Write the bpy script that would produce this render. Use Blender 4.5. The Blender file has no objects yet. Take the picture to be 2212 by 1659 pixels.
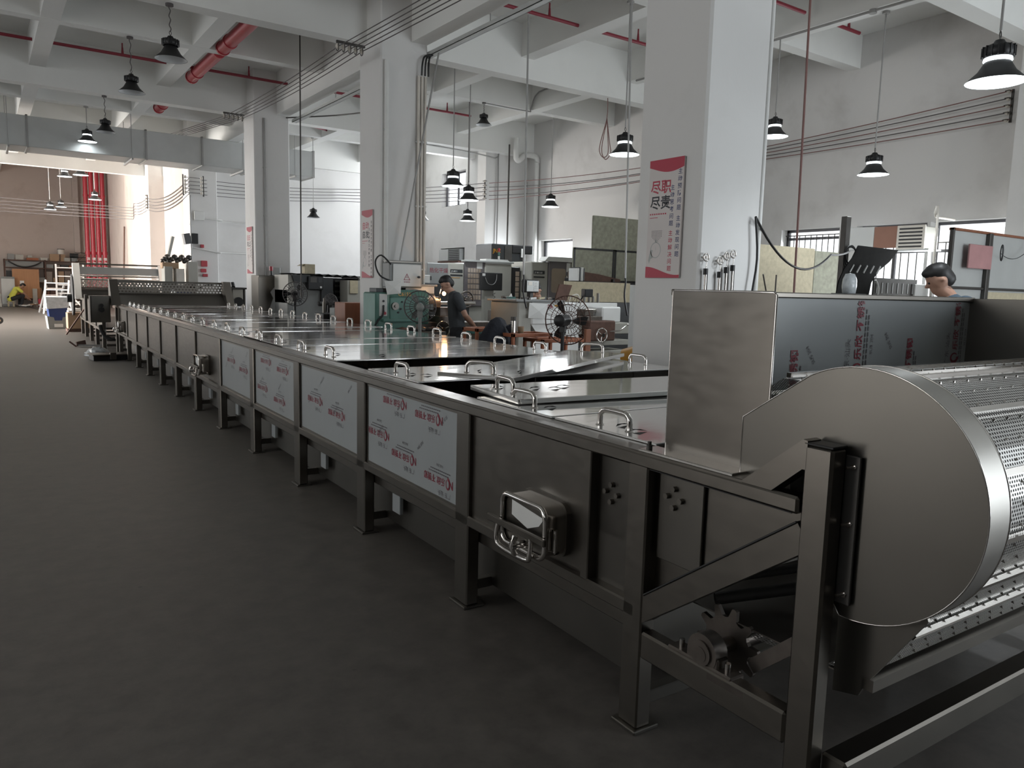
import bpy, math, random
from mathutils import Vector, Matrix
random.seed(7)
S = bpy.context.scene
COL = S.collection
PI = math.pi
# ---------------------------------------------------------------- camera
F_PX, YAW, PITCH, ROLL, EYE = 1642.5, math.radians(34.945), math.radians(7.158), math.radians(-1.4393), 1.6
DY = math.radians(1.715)                      # the long machine stands slightly skewed in the hall
cd = bpy.data.cameras.new('camera'); cam = bpy.data.objects.new('camera', cd); COL.objects.link(cam)
cd.sensor_fit = 'HORIZONTAL'; cd.sensor_width = 36.0; cd.lens = 36.0 * F_PX / 2212.0
cd.clip_start = 0.05; cd.clip_end = 300
fw = Vector((math.sin(YAW)*math.cos(PITCH), math.cos(YAW)*math.cos(PITCH), -math.sin(PITCH)))
rt = Vector((math.cos(YAW), -math.sin(YAW), 0)); dn = fw.cross(rt)
r2 = rt*math.cos(ROLL) + dn*math.sin(ROLL); d2 = -rt*math.sin(ROLL) + dn*math.cos(ROLL)
up = -d2
cam.matrix_world = Matrix(((r2.x, up.x, -fw.x, 0), (r2.y, up.y, -fw.y, 0), (r2.z, up.z, -fw.z, EYE), (0, 0, 0, 1)))
S.camera = cam
S.view_settings.view_transform = 'Standard'; S.view_settings.look = 'None'
S.view_settings.exposure = 0.0; S.view_settings.gamma = 1.0; S.view_settings.use_curve_mapping = False
# ---------------------------------------------------------------- world, daylight and one added fill
W = bpy.data.worlds.new('overcast_sky'); S.world = W; W.use_nodes = True
W.node_tree.nodes['Background'].inputs[0].default_value = (0.93, 0.97, 1.0, 1)
W.node_tree.nodes['Background'].inputs[1].default_value = 2.2
def area(name, loc, aim, sx, sy, watts, col):
    l = bpy.data.lights.new(name, 'AREA'); l.shape = 'RECTANGLE'; l.size = sx; l.size_y = sy
    l.energy = watts; l.color = col
    o = bpy.data.objects.new(name, l); COL.objects.link(o); o.location = loc
    d = Vector(aim).normalized(); o.rotation_euler = d.to_track_quat('-Z', 'Z').to_euler()
    return o
area('daylight_right_gate', (9.0, -4.4, 2.0), (0.0, 1, 0.0), 6.0, 3.7, 310, (0.86, 0.94, 1.0))
area('added_fill_left_high', (-8.85, 6.0, 4.5), (1, 0, 0.75), 22.0, 1.7, 540, (1.0, 0.975, 0.94))  # unseen fill added to lift the ceiling and the pillars' left faces
area('daylight_left_gate', (-8.85, 31.0, 2.4), (1, 0, 0.0), 24.0, 4.6, 13000, (1.0, 0.95, 0.90)).data.spread = math.radians(112)
area('daylight_far_gate', (12.15, 18.4, 2.0), (-1, 0.25, 0.0), 1.7, 3.8, 270, (0.84, 0.91, 1.0))
area('daylight_high_window', (12.2, 21.05, 4.64), (-1, 0, 0), 1.4, 1.0, 110, (0.95, 0.98, 1.0))
area('daylight_window_left', (12.42, 8.4, 2.0), (-1, 0, -0.1), 1.15, 1.6, 65, (0.92, 0.97, 1.0))
area('daylight_window_right', (12.42, 5.7, 2.0), (-1, 0, -0.1), 1.15, 1.6, 65, (0.92, 0.97, 1.0))
area('daylight_window_far', (12.42, 15.8, 2.3), (-1, 0, -0.1), 1.35, 1.1, 50, (0.92, 0.97, 1.0))

# ---------------------------------------------------------------- materials
def new_mat(name):
    m = bpy.data.materials.new(name); m.use_nodes = True
    nt = m.node_tree; b = nt.nodes['Principled BSDF']
    return m, nt, b
def mat(name, col, rough=0.5, metal=0.0, var=0.12, scale=6.0, bump=0.0, bscale=60.0, stretch=None, rvar=0.0, spec=None):
    m, nt, b = new_mat(name); N = nt.nodes; L = nt.links
    b.inputs['Roughness'].default_value = rough; b.inputs['Metallic'].default_value = metal
    if spec is not None: b.inputs['Specular IOR Level'].default_value = spec
    tc = N.new('ShaderNodeTexCoord'); mp = N.new('ShaderNodeMapping'); L.new(tc.outputs['Object'], mp.inputs[0])
    if stretch: mp.inputs['Scale'].default_value = stretch
    nz = N.new('ShaderNodeTexNoise'); nz.inputs['Scale'].default_value = scale; nz.inputs['Detail'].default_value = 6
    L.new(mp.outputs[0], nz.inputs['Vector'])
    mr = N.new('ShaderNodeMapRange'); mr.inputs[1].default_value = 0.15; mr.inputs[2].default_value = 0.85
    L.new(nz.outputs['Fac'], mr.inputs[0])
    mx = N.new('ShaderNodeMix'); mx.data_type = 'RGBA'
    c = col
    mx.inputs[6].default_value = (c[0]*(1-var), c[1]*(1-var), c[2]*(1-var), 1)
    mx.inputs[7].default_value = (min(1, c[0]*(1+var)), min(1, c[1]*(1+var)), min(1, c[2]*(1+var)), 1)
    L.new(mr.outputs[0], mx.inputs[0]); L.new(mx.outputs[2], b.inputs['Base Color'])
    if rvar:
        mr2 = N.new('ShaderNodeMapRange'); mr2.inputs[1].default_value = 0.15; mr2.inputs[2].default_value = 0.85
        mr2.inputs[3].default_value = max(0.02, rough-rvar); mr2.inputs[4].default_value = min(1, rough+rvar)
        L.new(nz.outputs['Fac'], mr2.inputs[0]); L.new(mr2.outputs[0], b.inputs['Roughness'])
    if bump:
        n2 = N.new('ShaderNodeTexNoise'); n2.inputs['Scale'].default_value = bscale; L.new(mp.outputs[0], n2.inputs['Vector'])
        bp = N.new('ShaderNodeBump'); bp.inputs['Strength'].default_value = bump; bp.inputs['Distance'].default_value = 0.02
        L.new(n2.outputs['Fac'], bp.inputs['Height']); L.new(bp.outputs[0], b.inputs['Normal'])
    return m
def emit(name, col, strength):
    m, nt, b = new_mat(name)
    b.inputs['Base Color'].default_value = (*col, 1)
    b.inputs['Emission Color'].default_value = (*col, 1); b.inputs['Emission Strength'].default_value = strength
    return m
def plaster(name, col, mould=(0.0, 0.0, 0.0), amount=0.0):
    """painted plaster with broad patches, trowel waves and sparse dark mould or damp stains"""
    m, nt, b = new_mat(name); N = nt.nodes; L = nt.links
    b.inputs['Roughness'].default_value = 0.85
    tc = N.new('ShaderNodeTexCoord')
    n1 = N.new('ShaderNodeTexNoise'); n1.inputs['Scale'].default_value = 0.55; n1.inputs['Detail'].default_value = 8
    n2 = N.new('ShaderNodeTexNoise'); n2.inputs['Scale'].default_value = 1.1; n2.inputs['Detail'].default_value = 10; n2.inputs['Roughness'].default_value = 0.6; n2.inputs['Distortion'].default_value = 0.25
    L.new(tc.outputs['Object'], n1.inputs['Vector']); L.new(tc.outputs['Object'], n2.inputs['Vector'])
    mx = N.new('ShaderNodeMix'); mx.data_type = 'RGBA'
    mx.inputs[6].default_value = (col[0]*.93, col[1]*.93, col[2]*.93, 1); mx.inputs[7].default_value = (col[0]*1.03, col[1]*1.03, col[2]*1.02, 1)
    L.new(n1.outputs['Fac'], mx.inputs[0])
    mr = N.new('ShaderNodeMapRange'); mr.inputs[1].default_value = 0.52; mr.inputs[2].default_value = 0.85; mr.inputs[4].default_value = amount
    L.new(n2.outputs['Fac'], mr.inputs[0])
    m2 = N.new('ShaderNodeMix'); m2.data_type = 'RGBA'; L.new(mr.outputs[0], m2.inputs[0]); L.new(mx.outputs[2], m2.inputs[6]); m2.inputs[7].default_value = (*mould, 1)
    L.new(m2.outputs[2], b.inputs['Base Color'])
    bp = N.new('ShaderNodeBump'); bp.inputs['Strength'].default_value = 0.25; bp.inputs['Distance'].default_value = 0.03
    L.new(n2.outputs['Fac'], bp.inputs['Height']); L.new(bp.outputs[0], b.inputs['Normal'])
    return m
def perforated(name, col, pitch, r, metal=1.0, rough=0.35, light_hole=False):
    """sheet with staggered round holes; uses the UV map in metres"""
    m, nt, b = new_mat(name); N = nt.nodes; L = nt.links
    b.inputs['Base Color'].default_value = (*col, 1); b.inputs['Metallic'].default_value = metal; b.inputs['Roughness'].default_value = rough
    uv = N.new('ShaderNodeUVMap'); mp = N.new('ShaderNodeMapping'); mp.inputs['Scale'].default_value = (1/pitch, 1/(pitch*0.87), 1)
    L.new(uv.outputs[0], mp.inputs[0]); sp = N.new('ShaderNodeSeparateXYZ'); L.new(mp.outputs[0], sp.inputs[0])
    def M(op, a, c=None):
        n = N.new('ShaderNodeMath'); n.operation = op
        for i, v in enumerate((a, c)):
            if v is None: continue
            if isinstance(v, (int, float)): n.inputs[i].default_value = v
            else: L.new(v, n.inputs[i])
        return n.outputs[0]
    fy = M('FLOOR', sp.outputs['Y']); odd = M('MULTIPLY', M('FLOORED_MODULO', fy, 2.0), 0.5)
    px = M('SUBTRACT', M('FRACT', M('ADD', sp.outputs['X'], odd)), 0.5); py = M('MULTIPLY', M('SUBTRACT', M('FRACT', sp.outputs['Y']), 0.5), 0.87)
    d = M('SQRT', M('ADD', M('MULTIPLY', px, px), M('MULTIPLY', py, py)))
    hole = M('LESS_THAN', d, r)
    tr = N.new('ShaderNodeBsdfTransparent'); ms = N.new('ShaderNodeMixShader'); out = N['Material Output']
    L.new(hole, ms.inputs[0]); L.new(b.outputs[0], ms.inputs[1]); L.new(tr.outputs[0], ms.inputs[2]); L.new(ms.outputs[0], out.inputs['Surface'])
    return m
def floor_mat():
    m, nt, b = new_mat('floor_painted_concrete'); N = nt.nodes; L = nt.links
    tc = N.new('ShaderNodeTexCoord')
    n1 = N.new('ShaderNodeTexNoise'); n1.inputs['Scale'].default_value = 0.5; n1.inputs['Detail'].default_value = 9
    n2 = N.new('ShaderNodeTexNoise'); n2.inputs['Scale'].default_value = 7; n2.inputs['Detail'].default_value = 8; n2.inputs['Roughness'].default_value = 0.7
    n3 = N.new('ShaderNodeTexVoronoi'); n3.inputs['Scale'].default_value = 2.2
    for n in (n1, n2, n3): L.new(tc.outputs['Object'], n.inputs['Vector'])
    mx = N.new('ShaderNodeMix'); mx.data_type = 'RGBA'; mx.inputs[6].default_value = (0.120, 0.107, 0.095, 1); mx.inputs[7].default_value = (0.165, 0.150, 0.135, 1)
    L.new(n1.outputs['Fac'], mx.inputs[0])
    m2 = N.new('ShaderNodeMix'); m2.data_type = 'RGBA'; m2.blend_type = 'MULTIPLY'; m2.inputs[0].default_value = 0.55
    rp = N.new('ShaderNodeMapRange'); rp.inputs[1].default_value = 0.35; rp.inputs[2].default_value = 0.62; rp.inputs[3].default_value = 0.42
    L.new(n2.outputs['Fac'], rp.inputs[0]); L.new(mx.outputs[2], m2.inputs[6]); L.new(rp.outputs[0], m2.inputs[7])
    sp = N.new('ShaderNodeMapRange'); sp.inputs[1].default_value = 0.0; sp.inputs[2].default_value = 0.035; sp.inputs[3].default_value = 0.3; sp.inputs[4].default_value = 1
    L.new(n3.outputs['Distance'], sp.inputs[0])
    m3 = N.new('ShaderNodeMix'); m3.data_type = 'RGBA'; m3.blend_type = 'MULTIPLY'; m3.inputs[0].default_value = 0.8
    L.new(m2.outputs[2], m3.inputs[6]); L.new(sp.outputs[0], m3.inputs[7]); L.new(m3.outputs[2], b.inputs['Base Color'])
    r = N.new('ShaderNodeMapRange'); r.inputs[3].default_value = 0.38; r.inputs[4].default_value = 0.62
    L.new(n2.outputs['Fac'], r.inputs[0]); L.new(r.outputs[0], b.inputs['Roughness'])
    bp = N.new('ShaderNodeBump'); bp.inputs['Strength'].default_value = 0.12; bp.inputs['Distance'].default_value = 0.01
    L.new(n2.outputs['Fac'], bp.inputs['Height']); L.new(bp.outputs[0], b.inputs['Normal'])
    return m
M = {}
M['floor'] = floor_mat()
M['wall'] = plaster('wall_white_plaster', (0.74, 0.73, 0.72), (0.45, 0.43, 0.40), 0.3)
M['wall_mould'] = plaster('wall_stained_plaster', (0.68, 0.67, 0.66), (0.36, 0.34, 0.32), 0.5)
M['wall_warm'] = plaster('wall_warm_plaster', (0.56, 0.475, 0.425), (0.34, 0.26, 0.21), 0.6)
M['wall_low'] = plaster('wall_reflection_dark', (0.10, 0.095, 0.088))  # dark coat for the unseen sheets that dim the steel's reflections
M['wall_dark'] = plaster('wall_grey_plaster', (0.30, 0.29, 0.28))
M['ceiling'] = plaster('ceiling_paint', (0.80, 0.80, 0.78), (0.4, 0.39, 0.37), 0.15)
M['steel'] = mat('steel_brushed', (0.20, 0.184, 0.164), 0.32, 1.0, 0.05, 9, 0.0, 300, (1, 1, 3), 0.05)
M['steel_dull'] = mat('steel_dull_sheet', (0.170, 0.160, 0.144), 0.36, 1.0, 0.06, 4, 0.0, 80, None, 0.05)
M['steel_pol'] = mat('steel_polished_tube', (0.66, 0.63, 0.60), 0.13, 1.0, 0.05, 12)
M['lid'] = mat('lid_film_over_mirror_steel', (0.88, 0.87, 0.855), 0.085, 0.82, 0.05, 3, 0.015, 5, (1, 2.5, 1), 0.04)
M['film'] = mat('protective_film', (0.31, 0.33, 0.335), 0.28, 0.0, 0.05, 3, 0.04, 9)
M['film_red'] = mat('film_print_red', (0.24, 0.03, 0.05), 0.3, 0, 0.1)
M['film_grey'] = mat('film_print_grey', (0.10, 0.09, 0.10), 0.4, 0, 0.1)
M['black'] = mat('black_plastic', (0.012, 0.012, 0.013), 0.45, 0, 0.1)
M['rubber'] = mat('black_rubber', (0.02, 0.019, 0.018), 0.7, 0, 0.1)
M['dark_steel'] = mat('dark_mill_steel', (0.09, 0.085, 0.08), 0.5, 0.8, 0.2)
M['iron'] = mat('greasy_cast_iron', (0.16, 0.14, 0.125), 0.42, 0.9, 0.25, 20)
M['red_pipe'] = mat('red_fire_pipe_paint', (0.42, 0.035, 0.05), 0.35, 0, 0.08)
M['red_pipe_dark'] = mat('dark_red_pipe_paint', (0.22, 0.02, 0.035), 0.4, 0, 0.1)
M['white'] = mat('white_paint', (0.72, 0.72, 0.70), 0.5, 0, 0.06)
M['galv'] = mat('galvanised_duct', (0.50, 0.51, 0.50), 0.5, 0.35, 0.08, 3)
M['rod'] = mat('grey_conduit', (0.34, 0.335, 0.325), 0.4, 0.4, 0.1)
M['wire_red'] = mat('dusty_red_wire', (0.20, 0.10, 0.09), 0.6, 0, 0.1)
M['wire_dark'] = mat('dark_wire', (0.09, 0.08, 0.08), 0.6, 0, 0.1)
M['lamp_in'] = mat('lamp_reflector_grey', (0.62, 0.64, 0.66), 0.35, 0.1, 0.04)
M['lamp_on'] = emit('lamp_lit_reflector', (0.90, 0.97, 1.0), 3.2)
M['tan'] = mat('insulator_white', (0.62, 0.58, 0.52), 0.4, 0, 0.1)

# ---------------------------------------------------------------- mesh builder
class MB:
    def __init__(s): s.v = []; s.f = []; s.sm = []; s.uv = []
    def add(s, vs, fs, smooth=False, uvs=None):
        o = len(s.v); s.v += [tuple(v) for v in vs]
        for i, f in enumerate(fs):
            s.f.append([a+o for a in f]); s.sm.append(smooth); s.uv.append(uvs[i] if uvs else None)
        return s
    def box(s, x0, x1, y0, y1, z0, z1):
        vs = [(x, y, z) for z in (z0, z1) for y in (y0, y1) for x in (x0, x1)]
        return s.add(vs, [(0, 2, 3, 1), (4, 5, 7, 6), (0, 1, 5, 4), (2, 6, 7, 3), (0, 4, 6, 2), (1, 3, 7, 5)])
    def bbox(s, x0, x1, y0, y1, z0, z1, r=0.006):
        """box with chamfered edges"""
        c = ((x0+x1)/2, (y0+y1)/2, (z0+z1)/2); h = ((x1-x0)/2, (y1-y0)/2, (z1-z0)/2); r = min(r, *[q*0.45 for q in h])
        vs = []; idx = {}
        for sx in (-1, 1):
            for sy in (-1, 1):
                for sz in (-1, 1):
                    for ax in range(3):
                        p = [sx*h[0], sy*h[1], sz*h[2]]
                        for k in range(3):
                            if k != ax: p[k] -= (sx, sy, sz)[k]*r
                        idx[(sx, sy, sz, ax)] = len(vs); vs.append((c[0]+p[0], c[1]+p[1], c[2]+p[2]))
        fs = []
        def q(a, b_, c_, d_, n):
            P = [Vector(vs[i]) for i in (a, b_, c_)]
            fs.append((a, b_, c_, d_) if (P[1]-P[0]).cross(P[2]-P[1]).dot(n) > 0 else (d_, c_, b_, a))
        for ax in range(3):
            u, w = [k for k in range(3) if k != ax]
            for sg in (-1, 1):
                def key(a, b_):
                    t = [0, 0, 0]; t[ax] = sg; t[u] = a; t[w] = b_; return idx[(*t, ax)]
                n = Vector([sg if k == ax else 0 for k in range(3)])
                q(key(-1, -1), key(1, -1), key(1, 1), key(-1, 1), n)
            for a in (-1, 1):
                for b_ in (-1, 1):
                    def k2(e, axx):
                        t = [0, 0, 0]; t[ax] = e; t[u] = a; t[w] = b_; return idx[(*t, axx)]
                    n = Vector([0, 0, 0]); n[u] = a; n[w] = b_
                    q(k2(-1, u), k2(1, u), k2(1, w), k2(-1, w), n)
        for sx in (-1, 1):
            for sy in (-1, 1):
                for sz in (-1, 1):
                    t = [idx[(sx, sy, sz, k)] for k in range(3)]
                    P = [Vector(vs[i]) for i in t]
                    if (P[1]-P[0]).cross(P[2]-P[1]).dot(Vector((sx, sy, sz))) < 0: t.reverse()
                    fs.append(t)
        return s.add(vs, fs)
    def bar(s, p, q, w, h, up=(0, 0, 1)):
        """rectangular bar from p to q: w across, h along 'up'"""
        p = Vector(p); q = Vector(q); d = (q-p).normalized(); u = Vector(up); a = d.cross(u)
        if a.length < 1e-6: a = d.cross(Vector((1, 0, 0)))
        a.normalize(); u = a.cross(d).normalized()
        vs = [e + a*(w/2*i) + u*(h/2*j) for e in (p, q) for i, j in ((-1, -1), (1, -1), (1, 1), (-1, 1))]
        return s.add(vs, [(0, 1, 2, 3), (7, 6, 5, 4), (0, 4, 5, 1), (1, 5, 6, 2), (2, 6, 7, 3), (3, 7, 4, 0)])
    def cyl(s, p, q, r, n=16, r2=None, caps=True):
        p = Vector(p); q = Vector(q); d = (q-p).normalized(); r2 = r if r2 is None else r2
        a = d.orthogonal().normalized(); b = d.cross(a)
        ring = lambda c, rr: [c + (a*math.cos(2*PI*i/n) + b*math.sin(2*PI*i/n))*rr for i in range(n)]
        A, B = ring(p, r), ring(q, r2)
        s.add(A+B, [(i, (i+1) % n, n+(i+1) % n, n+i) for i in range(n)], True)
        if caps:
            s.add(A, [tuple(reversed(range(n)))]); s.add(B, [tuple(range(n))])
        return s
    def tube(s, pts, r, n=8, closed=False, caps=True, rr=None, smooth=True):
        P = [Vector(p) for p in pts]
        if not closed and not rr and 4 <= len(P) <= 12 and smooth:
            Q = [P[0]]+P+[P[-1]]; S_ = []
            for i in range(1, len(Q)-2):
                a, b, c, d = Q[i-1:i+3]
                for k in range(4):
                    t = k/4; S_.append(0.5*((2*b)+(c-a)*t+(2*a-5*b+4*c-d)*t*t+(3*b-a-3*c+d)*t*t*t))
            P = S_+[P[-1]]
        m = len(P); vs = []; nrm = None
        for i in range(m):
            if closed: t = P[(i+1) % m]-P[i-1]
            else: t = P[min(i+1, m-1)]-P[max(i-1, 0)]
            t.normalize()
            if nrm is None: nrm = t.orthogonal().normalized()
            nrm = (nrm - t*nrm.dot(t)); nrm = nrm.normalized() if nrm.length > 1e-6 else t.orthogonal().normalized()
            b = t.cross(nrm); q = rr[i] if rr else r
            vs += [P[i] + (nrm*math.cos(2*PI*k/n) + b*math.sin(2*PI*k/n))*q for k in range(n)]
        fs = []
        for i in range(m if closed else m-1):
            j = (i+1) % m
            fs += [(i*n+k, i*n+(k+1) % n, j*n+(k+1) % n, j*n+k) for k in range(n)]
        s.add(vs, fs, True)
        if caps and not closed:
            s.add(vs[:n], [tuple(reversed(range(n)))]); s.add(vs[-n:], [tuple(range(n))])
        return s
    def lathe(s, prof, c=(0, 0, 0), n=24, axis='z', smooth=True):
        """profile [(radius, height)]"""
        vs = []
        for r, h in prof:
            for i in range(n):
                a = 2*PI*i/n; p = (r*math.cos(a), r*math.sin(a), h)
                if axis == 'x': p = (h, p[0], p[1])
                elif axis == 'y': p = (p[1], h, p[0])
                vs.append((p[0]+c[0], p[1]+c[1], p[2]+c[2]))
        fs = [(j*n+i, j*n+(i+1) % n, (j+1)*n+(i+1) % n, (j+1)*n+i) for j in range(len(prof)-1) for i in range(n)]
        return s.add(vs, fs, smooth)
    def prism(s, poly, ax, a, b):
        """polygon in the two other axes, extruded along ax from a to b; poly counter-clockwise seen from +ax"""
        def P(u, w, t): return {'x': (t, u, w), 'y': (u, t, w), 'z': (u, w, t)}[ax]
        if ax == 'y': poly = list(reversed(poly))
        n = len(poly)
        A = [P(u, w, a) for u, w in poly]; B = [P(u, w, b) for u, w in poly]
        s.add(A, [tuple(reversed(range(n)))]); s.add(B, [tuple(range(n))])
        return s.add(A+B, [(i, (i+1) % n, n+(i+1) % n, n+i) for i in range(n)])
    def ball(s, c, r, n=12, sc=(1, 1, 1)):
        vs = []; m = n//2
        for j in range(m+1):
            t = PI*j/m
            for i in range(n):
                a = 2*PI*i/n
                vs.append((c[0]+r*sc[0]*math.sin(t)*math.cos(a), c[1]+r*sc[1]*math.sin(t)*math.sin(a), c[2]-r*sc[2]*math.cos(t)))
        return s.add(vs, [(j*n+i, j*n+(i+1) % n, (j+1)*n+(i+1) % n, (j+1)*n+i) for j in range(m) for i in range(n)], True)
    def disc_edge(s, c, r, n=24): pass
    def build(s, name, m, parent=None, off=None):
        me = bpy.data.meshes.new(name)
        v = s.v if off is None else [(a[0]-off[0], a[1]-off[1], a[2]-off[2]) for a in s.v]
        me.from_pydata(v, [], s.f); me.polygons.foreach_set('use_smooth', s.sm)
        if any(u is not None for u in s.uv):
            ul = me.uv_layers.new(name='UVMap'); k = 0
            for f, u in zip(s.f, s.uv):
                for j in range(len(f)):
                    if u: ul.data[k].uv = u[j]
                    k += 1
        me.materials.append(m if not isinstance(m, str) else M[m])
        me.update()
        o = bpy.data.objects.new(name, me); COL.objects.link(o)
        if parent is not None: o.parent = parent
        return o
def B_(*a): return MB().box(*a)
def BB(*a, **k): return MB().bbox(*a, **k)
def thing(name, label, cat, loc=(0, 0, 0), rz=0.0, group=None):
    o = bpy.data.objects.new(name, None); COL.objects.link(o); o.location = loc; o.rotation_euler = (0, 0, rz)
    o.empty_display_size = 0.1; o['label'] = label; o['category'] = cat
    if group: o['group'] = group
    return o
def tag(o, label, cat, group=None):
    o['label'] = label; o['category'] = cat
    if group: o['group'] = group
    return o
def struct(name, mb, m):
    o = mb.build(name, m); o['kind'] = 'structure'; return o
def dup(root, loc=None, rz=None, label=None):
    r = root.copy(); COL.objects.link(r)
    if loc is not None: r.location = loc
    if rz is not None: r.rotation_euler = (0, 0, rz)
    if label: r['label'] = label
    for ch in list(root.children):
        c = ch.copy(); COL.objects.link(c); c.parent = r
        for g in list(ch.children):
            d = g.copy(); COL.objects.link(d); d.parent = c
    return r
_tx = {}
def glyphs(s, bold=0.0):
    k = (s, bold)
    if k not in _tx:
        cu = bpy.data.curves.new('t', 'FONT'); cu.body = s; cu.size = 1.0; cu.resolution_u = 2; cu.offset = bold
        o = bpy.data.objects.new('t', cu); COL.objects.link(o)
        dg = bpy.context.evaluated_depsgraph_get(); me = bpy.data.meshes.new_from_object(o.evaluated_get(dg))
        _tx[k] = ([(v.co.x, v.co.y) for v in me.vertices], [tuple(p.vertices) for p in me.polygons])
        bpy.data.objects.remove(o); bpy.data.curves.remove(cu); bpy.data.meshes.remove(me)
    return _tx[k]
def text(mb, s, size, O, U, V, bold=0.0, center=False):
    vs, fs = glyphs(s, bold)
    if not vs: return mb
    O = Vector(O); U = Vector(U).normalized(); V = Vector(V).normalized()
    w = max(v[0] for v in vs)*size; o = O - U*(w/2) if center else O
    return mb.add([o + U*(x*size) + V*(y*size) for x, y in vs], fs)
def mf(x, y, z=0.0):
    """machine frame -> hall"""
    return (x*math.cos(DY) + y*math.sin(DY), -x*math.sin(DY) + y*math.cos(DY), z)
def sag(p, q, drop, n=14):
    p = Vector(p); q = Vector(q)
    return [p.lerp(q, i/n) - Vector((0, 0, drop*4*(i/n)*(1-i/n))) for i in range(n+1)]
# ================================================================ the hall
struct('floor', B_(-9.2, 13.2, -5.5, 51, -0.3, 0), 'floor')
# ceiling: slab, main beams 6 m apart, shallower secondary beams (one coffered ceiling)
SL, ZM, ZS = 5.93, 5.08, 5.40
cb = B_(-9.2, 12.6, -5.5, 31.0, SL, SL+0.25)
YM = [-1.45, 4.76, 10.77, 16.86, 22.92, 28.98]
for y in YM: cb.box(-9.2, 12.4, y, y+0.27, ZM, SL+0.01)
for y in (1.6, 7.65, 13.72, 19.8, 25.9): cb.box(-9.2, 12.4, y, y+0.22, ZS, SL+0.01)
cb.box(5.28, 5.53, -5.5, 31, ZM, SL+0.02)
for x in (-5.75, -3.5, -1.3, 0.93, 3.05, 7.55, 9.92): cb.box(x, x+0.26, -5.5, 31, ZS+0.002, SL+0.015)
struct('ceiling', cb, 'ceiling')
ch = B_(-9.2, 8.0, 31.0, 51, 7.7, 7.9)
for y in (36.5, 42.5): ch.box(-9.2, 8, y, y+0.3, 6.9, 7.7)
ch.box(0.9, 1.2, 31, 51, 7.1, 7.7); ch.box(-9.2, 8, 30.9, 31.0, 5.9, 7.9)
struct('ceiling_far', ch, 'ceiling')
# walls
wr = MB()
def wall_x(mb, x0, x1, y0, y1, z1, holes):
    """wall along y with rectangular holes (ya, yb, za, zb) sorted by y"""
    y = y0
    for ya, yb, hs in holes:
        mb.box(x0, x1, y, ya, 0, z1)
        z = 0
        for za, zb in hs:
            if za > z: mb.box(x0, x1, ya, yb, z, za)
            z = zb
        mb.box(x0, x1, ya, yb, z, z1); y = yb
    mb.box(x0, x1, y, y1, 0, z1)
wall_x(wr, 12.3, 12.6, -4.6, 23.0, 6.0, [(5.08, 6.25, [(1.0, 2.80)]), (6.30, 7.48, [(1.0, 2.80)]), (7.80, 8.97, [(1.0, 2.80)]),
    (15.1, 16.5, [(1.6, 2.88)]), (17.55, 19.3, [(0, 3.9)]), (20.33, 21.8, [(1.6, 2.82), (4.12, 5.16)])])
struct('wall_right', wr, 'wall_mould')
struct('wall_right_pier', B_(12.0, 12.31, 4.2, 5.05, 0, 5.95), 'wall')
struct('wall_cross_pier', B_(10.95, 12.31, 17.1, 17.5, 0, 5.93), 'wall')
struct('wall_end', B_(5.2, 12.6, 23.05, 23.3, 0, 6.0), 'wall')
wl = B_(4.82, 5.1, 23.19, 25.95, 0, 5.95); wl.box(5.6, 5.8, 25.9, 31.3, 0, 6.0); wl.box(4.84, 5.1, 29.2, 31.3, 0, 7.8)
wl.box(5.1, 5.7, 25.85, 25.95, 0, 5.95); wl.box(5.75, 5.95, 31.2, 40, 0, 7.8); wl.box(5.1, 5.8, 31.2, 31.35, 0, 7.8)
struct('wall_inner', wl, 'wall_warm')
wfm = B_(-9.2, 8.5, 50.0, 50.3, 0, 7.9); wfm.box(4.5, 4.78, 49.75, 50, 0, 7.9); wfm.box(5.95, 6.05, 40, 50.2, 0, 7.9); wfm.box(6.85, 8.2, 49.85, 50.0, 0, 6.2)
struct('wall_far', wfm, 'wall_warm')
wall = MB()
wall_x(wall, -9.2, -8.95, -5.5, 50.2, 7.9, [(-5.0, 17.0, [(3.5, 5.3)]), (18.5, 43.5, [(0, 4.9)])])  # high opening added to go with the fill light on this side
struct('wall_left', wall, 'wall_dark')
struct('wall_left_dark_sheet', B_(-8.96, -8.93, -5.0, 16.9, 0, 3.3), 'wall_low')  # unseen dark sheet, added so the machine's steel reflects less light
struct('wall_back_dark_sheet', B_(-8.9, 5.0, -4.81, -4.78, 0, 3.3), 'wall_low')  # same added dark sheet behind the camera, out of view
wb = B_(-9.2, 5.6, -5.5, -4.8, 0, 6.0); wb.box(12.0, 12.6, -5.5, -4.6, 0, 6); wb.box(5.5, 12.1, -5.5, -4.6, 3.9, 6.0)
struct('wall_back', wb, 'wall_dark')
struct('wall_light_blocker', B_(5.0, 5.2, -4.9, -3.4, 0, 5.9), 'wall_dark')  # unseen wall added to keep gate light off the left floor
# pillars
for i, y in enumerate((4.27, 10.29, 16.38, 22.45, 28.5)):
    struct('wall_pillar_%d' % (i+1), BB(4.8, 5.54, y, y+0.74, 0, 5.95, r=0.02), 'wall')
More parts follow.
